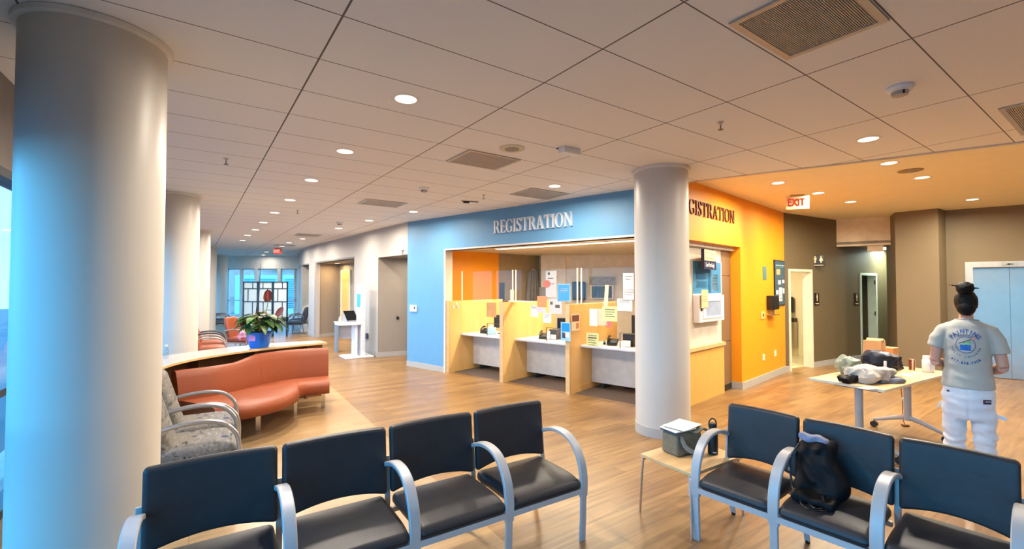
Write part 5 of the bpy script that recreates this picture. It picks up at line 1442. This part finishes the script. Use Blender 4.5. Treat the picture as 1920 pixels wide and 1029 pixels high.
def lump(name, label, cat, p, s, m, amp, rz=0, fq=12, r=.04, fn=None, n=34):
    def g(q):
        w = q.copy(); w += Vector(noise.noise_vector(q * fq + p)) * amp; rdg = 1 - abs(noise.noise(q * fq * 1.6 + p * 3)) * 4; w += q.normalized() * (max(-.5, rdg) * amp * .32) + Vector((0, 0, abs(noise.noise(q * fq * 3 + p)) * amp * .25))
        if fn: w = fn(w)
        w.z = max(w.z, -s[2] / 2)
        return w
    bm = B(); rbox(bm, (0, 0, s[2] / 2), s, r, n, g)
    return tag(obj(name, bm, m, None, p, rz), label, cat)
# brown paper bag
pb = at(1640, 690, .746)
t = thing('paper_bag', 'brown paper carry bag with faded red print on the folding table', 'bag', pb, t_rz + .25)
bm = B(); rbox(bm, (0, 0, .165), (.35, .18, .34), .008, 12, lambda q: Vector((q.x * (1 - .10 * (q.z + .165)), q.y * (1 - .5 * max(0, q.z + .0)) + noise.noise(q * 9) * .012, q.z + .012 * math.sin(q.x * 22) * (q.z > .1)))); obj('body', bm, mat('kraft_paper', (196, 144, 92), .8, bump=.25, bscale=25), t)
bm = B(); box(bm, (-.03, -.094, .20), (.13, .003, .05)); obj('print', bm, mat('faded_red_print', (204, 110, 74), .8, var=.25, scale=50), t, smooth=False)
bm = B(); tube(bm, spline([(-.10, -.06, .325), (-.085, -.07, .335), (-.02, -.085, .315), (.02, -.08, .335), (.03, -.06, .325)], 4), .006, 6); obj('handle', bm, mat('dark_handle', (60, 44, 34), .7), t)
pb = at(1667, 686, .746)
tag(obj('paper_bag', (lambda b_: (rbox(b_, (0, 0, .11), (.16, .13, .22), .006, 6), b_)[1])(B()), mat('kraft_paper_dark', (186, 134, 84), .8, bump=.2, bscale=25), None, pb + Vector((.05, .05, 0)), t_rz), 'smaller brown paper bag behind the large paper bag', 'bag')
lump('plastic_bag', 'crumpled grey green plastic bag at the left back of the folding table', 'bag', at(1591, 704, .746), (.20, .17, .20), mat('grey_green_plastic', (150, 158, 138), .4, var=.25, scale=14), .045, t_rz, 10, .05, lambda q: Vector((q.x * (1 - 1.6 * max(0, q.z)), q.y * (1 - 1.5 * max(0, q.z)), q.z)))
lump('grey_jacket', 'crumpled light grey jacket spread on the folding table', 'clothing', at(1634, 715, .746), (.46, .26, .15), mat('light_grey_cloth', (178, 172, 162), .85, var=.15, scale=12), .035, t_rz - .15, 9, .06, lambda q: Vector((q.x, q.y, q.z * (1 - .9 * max(0, q.x + .05)) )))
nj = lump('navy_jacket', 'dark navy jacket with white stripe heaped on the folding table', 'clothing', at(1655, 705, .75) + Vector((0, 0, .02)), (.36, .20, .25), mat('navy_cloth', (24, 29, 46), .6, var=.3, scale=10), .035, t_rz - .35, 8, .06, lambda q: Vector((q.x + .25 * max(0, -q.z) , q.y, q.z * (1 - 1.3 * max(0, q.x + .04)))))
bm = B(); rbox(bm, (-.06, -.075, .215), (.035, .09, .07), .012, 6); obj('stripe', bm, M_WHITEP, nj)
bm = B(); rbox(bm, (-.10, -.115, .13), (.03, .02, .07), .009, 6); obj('stripe', bm, M_WHITEP, nj)
lump('black_pouch', 'black fabric pouch in front of the grey jacket', 'pouch', at(1596, 717, .746), (.30, .10, .075), M_BLACKF, .02, t_rz - .2, 16, .035)
lump('blue_grey_shirt', 'folded blue grey shirt sleeve at the table edge', 'clothing', at(1668, 717, .746), (.26, .12, .05), mat('blue_grey_cloth', (112, 122, 140), .8, var=.2), .012, t_rz - .5, 14, .02)
p = at(1710, 693, .746)
t = thing('striped_can', 'small red and cream striped can on the folding table', 'can', p)
bm = B(); lathe(bm, [(.028, 0), (.03, .004), (.03, .115), (.026, .122)], 24)
def stripe_mat():
    m = bpy.data.materials.new('striped_can_print'); m.use_nodes = True; nt = m.node_tree; b = nt.nodes['Principled BSDF']; b.inputs['Roughness'].default_value = .35
    tc = nt.nodes.new('ShaderNodeTexCoord'); w = nt.nodes.new('ShaderNodeTexWave'); w.inputs['Scale'].default_value = 11; w.inputs['Distortion'].default_value = 1.5
    r = nt.nodes.new('ShaderNodeValToRGB'); r.color_ramp.interpolation = 'CONSTANT'; r.color_ramp.elements[0].color = lin((96, 44, 30)); r.color_ramp.elements[1].position = .55; r.color_ramp.elements[1].color = lin((222, 190, 150))
    nt.links.new(tc.outputs['Object'], w.inputs[0]); nt.links.new(w.outputs[0], r.inputs[0]); nt.links.new(r.outputs[0], b.inputs['Base Color']); return m
obj('body', bm, stripe_mat(), t)
p = at(1740, 697, .746)
t = thing('plastic_jar', 'white capped clear jar on the folding table next to the person', 'jar', p)
bm = B(); lathe(bm, [(.048, 0), (.052, .006), (.052, .13), (.042, .15)], 28); obj('body', bm, mat('milky_plastic', (216, 220, 224), .25, var=.08, scale=14), t)
bm = B(); lathe(bm, [(.044, .15), (.044, .178), (.04, .182)], 28); obj('lid', bm, M_WHITEP, t)
bm = B(); bx(bm, -.03, .03, -.0545, -.05, .03, .10); obj('label', bm, mat('pale_label', (196, 204, 212), .5), t, smooth=False)
for (px, py, w, h, r, l) in ((1700, 703, .16, .10, .4, 'cream paper near the middle of the folding table'), (1720, 699, .12, .08, .2, 'small cream paper near the striped can'), (1630, 727, .20, .10, -.2, 'pale paper slip at the front edge of the folding table')):
    bm = B(); rbox(bm, (0, 0, .001), (w, h, .002), .0008, 3); tag(obj('paper_slip', bm, mat('cream_sheet', (226, 212, 176), .8), None, at(px, py, .7455), t_rz + r), l, 'paper')
bm = B(); bx(bm, -.045, .045, -.02, .02, 0, .11); tag(obj('cream_carton', bm, M_CREAM, None, at(1681, 696, .746), t_rz), 'small cream carton right of the paper bags', 'carton')
# cord dropping from the table to a floor box
a = at(1693, 799, 0)
t = thing('floor_cord', 'thin cord with small tag dropping from the folding table to the floor', 'cord', a)
bm = B(); tube(bm, spline([(-.02, .0, .72), (-.015, 0, .5), (.0, 0, .3), (.0, 0, .12), (.03, .0, .01), (.07, -.01, .008)], 6), .004, 6); obj('wire', bm, mat('brown_cord', (110, 72, 40), .6), t)
bm = B(); box(bm, (0, -.004, .33), (.035, .01, .03)); obj('tag', bm, M_CREAM, t, smooth=False)
bm = B(); rbox(bm, (.03, 0, .012), (.07, .05, .024), .006, 4); obj('floor_plug', bm, mat('brown_plug', (104, 70, 42), .5), t)

# ------------------------------------------------------------------ standing person seen from behind
PX = Vector((3.80, 3.80, 0))
per = thing('person', 'person with dark hair bun, grey printed t-shirt and white work trousers, seen from behind', 'person', PX, -math.radians(44))
per.scale = (.86, .95, 1.0)
M_SKIN = mat('skin', (206, 152, 128), .5, var=.04)
def ell(c, rx, ry, n=20, lean=0):
    return [Vector((c[0] + rx * math.cos(2 * math.pi * k / n), c[1] + ry * math.sin(2 * math.pi * k / n), c[2] + lean * math.sin(2 * math.pi * k / n))) for k in range(n)]
def sph(bm, c, r, n=16):
    rings = []
    for i in range(1, n):
        a = math.pi * i / n
        rings.append([Vector((c[0] + r[0] * math.sin(a) * math.cos(2 * math.pi * k / 20), c[1] + r[1] * math.sin(a) * math.sin(2 * math.pi * k / 20), c[2] - r[2] * math.cos(a))) for k in range(20)])
    loft(bm, rings)
def remeshed(name, bm, m, vox, sm=4, fn=None, parent=per, ang=60):
    me = bpy.data.meshes.new('tmp'); bm.normal_update(); bmesh.ops.recalc_face_normals(bm, faces=bm.faces); bm.to_mesh(me); bm.free()
    o = bpy.data.objects.new('tmp', me); COL.objects.link(o)
    r = o.modifiers.new('r', 'REMESH'); r.mode = 'VOXEL'; r.voxel_size = vox
    s = o.modifiers.new('s', 'SMOOTH'); s.iterations = sm; s.factor = .6
    dg = bpy.context.evaluated_depsgraph_get()
    me2 = bpy.data.meshes.new_from_object(o.evaluated_get(dg))
    bpy.data.objects.remove(o); bpy.data.meshes.remove(me)
    b2 = bmesh.new(); b2.from_mesh(me2); bpy.data.meshes.remove(me2)
    if fn:
        for v in b2.verts: v.co = fn(v.co)
    return obj(name, b2, m, parent, ang=ang)
ELB = {-1: Vector((-.232, -.02, 1.075)), 1: Vector((.236, -.03, 1.065))}
WR = {-1: Vector((-.13, .20, 1.02)), 1: Vector((.14, .20, .99))}
bm = B()
loft(bm, [ell((0, .0, z), rx, ry) for z, rx, ry in ((.80, .15, .11), (.90, .165, .12), (1.0, .145, .105), (1.12, .14, .105), (1.25, .155, .11), (1.36, .16, .095), (1.41, .11, .075), (1.435, .06, .06))])
loft(bm, [ell((0, .01 + (z - 1.40) * .2, z), r, r * 1.05) for z, r in ((1.38, .064), (1.43, .054), (1.47, .051), (1.53, .054))])
sph(bm, (0, .045, 1.575), (.074, .092, .108)); sph(bm, (0, .085, 1.53), (.052, .055, .065))
tube(bm, [(0, .135, 1.585), (0, .152, 1.565), (0, .158, 1.548)], [.008, .012, .014], 8)       # nose
tube(bm, [(-.022, .128, 1.512), (0, .134, 1.512), (.022, .128, 1.512)], .009, 8)               # lips
for s in (-1, 1):
    sph(bm, (s * .076, .035, 1.56), (.010, .020, .032), 8)                                       # ears
    tube(bm, [Vector((s * .15, 0, 1.37)), Vector((s * .19, -.01, 1.32)), Vector((s * .212, -.015, 1.20)), ELB[s]], [.040, .046, .046, .041], 14)
    tube(bm, [ELB[s], ELB[s].lerp(WR[s], .35), ELB[s].lerp(WR[s], .75), WR[s]], [.042, .042, .032, .026], 14)
    d = (Vector((-s * .05, .28, 1.03)) - WR[s]).normalized()
    pal = WR[s] + d * .045
    up = Vector((0, 0, 1)); sd_ = d.cross(up).normalized()
    # palm
    loft(bm, [[WR[s] + d * k + up * (hh * math.cos(a)) + sd_ * (.013 * math.sin(a)) for a in [2 * math.pi * q / 12 for q in range(12)]] for k, hh in ((0, .024), (.03, .036), (.07, .040), (.088, .036))])
    for f in range(4):
        b0 = WR[s] + d * .082 + up * (.030 - .020 * f); L_ = (.070, .078, .072, .056)[f]
        side = sd_ * (-s)
        tube(bm, [b0, b0 + d * L_ * .45 + side * .004, b0 + d * L_ * .8 + side * .020, b0 + d * L_ * .92 + side * .038], [.0092, .009, .0082, .007], 8)
    b0 = WR[s] + d * .025 + up * .028
    tube(bm, [b0, b0 + up * .022 + d * .018 - sd_ * s * .012, b0 + up * .030 + d * .045 - sd_ * s * .022, b0 + up * .028 + d * .062 - sd_ * s * .028], [.012, .011, .0095, .008], 8)
    tube(bm, [(s * .085, 0, .86), (s * .095, .0, .65), (s * .095, .005, .46), (s * .095, -.01, .30), (s * .095, -.015, .10)], [.095, .080, .060, .055, .038], 16)
    loft(bm, [[Vector((s * .10 + rx * math.cos(a), cy + ry * math.sin(a), z)) for a in [2 * math.pi * q / 14 for q in range(14)]] for z, rx, ry, cy in ((.01, .042, .12, .05), (.05, .042, .10, .03), (.09, .036, .05, -.01))])
remeshed('body', bm, M_SKIN, .0055, 3)
# eyes
for s in (-1, 1):
    bm = B(); sph(bm, (s * .030, .121, 1.583), (.013, .010, .010), 8); obj('eye', bm, mat('eye_white', (230, 226, 220), .2), per)
    bm = B(); sph(bm, (s * .030, .1295, 1.583), (.005, .003, .005), 8); obj('pupil', bm, M_BLACK, per)
M_HAIR = mat('dark_hair', (5, 4, 4), .55, 0, .25, .3, 20, .6, 90)
bm = B(); sph(bm, (0, .020, 1.588), (.086, .094, .108)); sph(bm, (0, -.02, 1.535), (.070, .065, .065))
def hf(v):
    if v.y > .095: v = Vector((v.x, .095 + (v.y - .095) * .1, v.z))
    return v + Vector((0, 0, 0)) + Vector((noise.noise(v * 30), 0, 0)) * .003
hr = remeshed('hair', bm, M_HAIR, .006, 3, hf)
bm = B(); sph(bm, (-.005, -.03, 1.70), (.066, .062, .056))
for k in range(10):
    a = k * .63; tube(bm, [(-.005 + .05 * math.cos(a + q * .35), -.03 + .05 * math.sin(a + q * .35), 1.68 + .012 * q + .01 * math.sin(k)) for q in range(5)], [.010, .015, .016, .014, .006], 8)
bn = remeshed('hair_bun', bm, M_HAIR, .005, 1, None, hr)
for pts in ([(-.05, -.04, 1.715), (-.085, -.05, 1.722), (-.115, -.05, 1.728)], [(.045, -.04, 1.70), (.075, -.05, 1.70), (.095, -.045, 1.695)]):
    bm = B(); tube(bm, spline(pts, 4), [.008] * 3 + [.006] * 3 + [.002] * 3, 6); obj('loose_strand', bm, M_HAIR, hr)
for k in range(7):
    bm = B(); tube(bm, [(-.03 + k * .01, -.078, 1.49), (-.032 + k * .0105, -.074, 1.462)], [.003, .0008], 5); obj('loose_strand', bm, M_HAIR, hr)
# t-shirt
M_TEE = mat('grey_tshirt', (182, 180, 170), .9, 0, .2, .03, 6, .12, 300)
bm = B()
loft(bm, [ell((0, 0, z), rx, ry, 28, l) for z, rx, ry, l in ((.875, .190, .142, .0), (.93, .186, .142, 0), (1.0, .172, .132, 0), (1.10, .166, .128, 0), (1.22, .172, .130, 0), (1.32, .176, .122, 0), (1.375, .160, .104, -.01), (1.415, .112, .088, -.01), (1.432, .085, .074, -.012))])
for s in (-1, 1):
    tube(bm, [Vector((s * .10, -.005, 1.365)), Vector((s * .165, -.008, 1.335)), Vector((s * .208, -.014, 1.27)), Vector((s * .226, -.02, 1.195 if s < 0 else 1.17))], [.056, .062, .062, .062], 18)
def tf(v):
    f = noise.noise(Vector((v.x * 5, v.y * 5, v.z * 16))) * .008 + noise.noise(Vector((v.x * 14 + v.z * 9, v.y * 9, v.z * 22))) * .004
    if v.y < 0 and v.z < 1.1: f += .006 * math.sin(v.z * 60 + v.x * 10) * (1.1 - v.z) * 3
    n = Vector((v.x, v.y, 0)); n = n.normalized() if n.length > .01 else n
    return v + n * f
tee = remeshed('tshirt', bm, M_TEE, .008, 3, tf)
bmt = bmesh.new(); bmt.from_mesh(tee.data); BV = BVHTree.FromBMesh(bmt); 
def project(bm, off=.0018):
    for v in bm.verts:
        e = v.co.y
        h = BV.ray_cast(Vector((v.co.x, -1, v.co.z)), Vector((0, 1, 0)))
        v.co.y = (h[0].y if h[0] else -.12) - off + e * .15
    return bm
LX, LZ = -.012, 1.235
def arc_text(s, r, a0, a1, size, m, up=True, sub=0):
    out = B()
    n = len(s)
    for i, ch in enumerate(s):
        if ch == ' ': continue
        a = math.radians(a0 + (a1 - a0) * i / (n - 1))
        b_ = text_mesh(ch, size, .0006, size * .03, .95)
        bmesh.ops.subdivide_edges(b_, edges=b_.edges[:], cuts=1)
        th = (math.pi / 2 - a) if up else (-math.pi / 2 - a)
        R_ = Matrix.Rotation(th, 4, 'Y')
        for v in b_.verts: v.co = R_ @ v.co + Vector((LX + r * math.cos(a), 0, LZ + r * math.sin(a)))
        me = bpy.data.meshes.new('x'); b_.to_mesh(me); b_.free(); out.from_mesh(me); bpy.data.meshes.remove(me)
    return obj('shirt_print', project(out), m, tee, smooth=False)
M_PB = mat('print_blue', (44, 84, 150), .7); M_PD = mat('print_slate', (70, 92, 130), .7)
arc_text('PAINTING', .110, 148, 38, .044, M_PB)
arc_text('PLACES', .083, 122, 58, .026, M_PD)
arc_text('FULLY INSURED', .098, 196, 344, .020, M_PD, False)
arc_text('617-838-7408', .150, 232, 308, .028, M_PB, False)
def flatp(polys, m, off=.002, sub=4):
    b_ = B()
    for pl in polys: faces(b_, [(LX + p[0], 0, LZ + p[1]) for p in pl], [tuple(range(len(pl)))])
    bmesh.ops.subdivide_edges(b_, edges=b_.edges[:], cuts=sub, use_grid_fill=True)
    bmesh.ops.triangulate(b_, faces=b_.faces[:])
    obj('shirt_print', project(b_, off), m, tee, smooth=False)
ring = [[(.068 * math.cos(a), .068 * math.sin(a)), (.068 * math.cos(b), .068 * math.sin(b)), (.064 * math.cos(b), .064 * math.sin(b)), (.064 * math.cos(a), .064 * math.sin(a))] for a, b in [(2 * math.pi * k / 40, 2 * math.pi * (k + 1) / 40) for k in range(40)]]
flatp(ring, M_PB, .0025, 0)
flatp([[(-.036, -.050), (.034, -.050), (.034, .004), (-.036, .000)]], mat('print_bright_blue', (40, 110, 190), .7, var=.3, scale=60), .003)
flatp([[(-.036, .000), (.034, .004), (.034, .034), (-.02, .018)]], mat('print_green', (130, 190, 140), .7, var=.3, scale=60), .003)
flatp([[(-.048, .008), (.040, .044), (.040, .050), (-.048, .014)]], mat('print_black', (40, 44, 50), .7), .0036)
flatp([[(.042, .038), (.075, .060), (.068, .070), (.036, .048)]], mat('print_salmon', (226, 146, 124), .7), .0036)
flatp([[(-.036, -.050), (.034, -.050), (.034, -.046), (-.036, -.046)]], M_WHITEP, .004)
bm = B(); tube(bm, [(.085 * math.cos(a), .074 * math.sin(a), 1.430 - .012 * math.sin(a)) for a in [2 * math.pi * k / 32 for k in range(33)]], .006, 6); obj('collar', bm, mat('grey_collar', (150, 154, 148), .9), tee)
bm = B(); box(bm, (.0, -.079, 1.436), (.03, .003, .008)); obj('neck_label', bm, M_WHITEP, tee, smooth=False)
# white work trousers
M_TR = mat('white_trousers', (222, 226, 232), .9, 0, .2, .03, 5, .1, 200)
bm = B()
loft(bm, [ell((0, 0, z), rx, ry, 28) for z, rx, ry in ((.62, .165, .115), (.70, .186, .135), (.80, .188, .145), (.88, .176, .134), (.93, .166, .124), (.965, .160, .118))])
for s in (-1, 1):
    tube(bm, [(s * .092, 0, .80), (s * .098, .0, .65), (s * .103, .002, .50), (s * .104, -.004, .35), (s * .104, -.008, .18), (s * .104, -.008, .06)], [.095, .094, .084, .078, .078, .082], 18)
def pf(v):
    f = noise.noise(Vector((v.x * 8, v.y * 8, v.z * 18))) * .012
    f += .007 * math.sin(v.z * 75 + noise.noise(v * 8) * 5) * max(0, min(1, (.62 - v.z) * 4))
    cx = (.1 if v.x > 0 else -.1) if v.z < .62 else 0
    n = Vector((v.x - cx, v.y, 0)); n = n.normalized() if n.length > .01 else n
    w = v + n * f
    if v.z > .62 and abs(v.x) < .02 and v.y < 0: w.y += .006 * (1 - abs(v.x) / .02)
    return w
tr = remeshed('trousers', bm, M_TR, .009, 3, pf)
bmt = bmesh.new(); bmt.from_mesh(tr.data); BV = BVHTree.FromBMesh(bmt)
def patch(x0, x1, z0, z1, m, nm, off=.003):
    b_ = B(); faces(b_, [(x0, 0, z0), (x1, 0, z0), (x1, 0, z1), (x0, 0, z1)], [(0, 1, 2, 3)]); bmesh.ops.subdivide_edges(b_, edges=b_.edges[:], cuts=3, use_grid_fill=True)
    obj(nm, project(b_, off), m, tr, smooth=False)
M_NV = mat('navy_label', (34, 38, 66), .6)
patch(.095, .150, .770, .805, M_NV, 'brand_patch'); patch(.112, .146, .787, .793, M_WHITEP, 'patch_print', .0045); patch(.098, .104, .776, .800, mat('red_thread', (170, 60, 70), .6), 'patch_print', .0045)
patch(-.150, -.130, .835, .848, M_NV, 'pocket_logo')
bm = B(); box(bm, (.205, -.02, .665), (.09, .012, .028), M=Matrix.Rotation(.25, 4, 'Y')); obj('utility_loop', bm, M_TR, tr); bm = B(); box(bm, (-.205, -.0, .705), (.012, .012, .07), M=Matrix.Rotation(.5, 4, 'Y')); obj('utility_loop', bm, M_TR, tr)
for s in (-1, 1):
    bm = B(); rbox(bm, (s * .10, .045, .045), (.10, .28, .085), .035, 10, lambda q: Vector((q.x, q.y, q.z * (1 - .9 * max(0, q.y)) ))); obj('shoe', bm, mat('white_shoe', (214, 214, 214), .6), per)
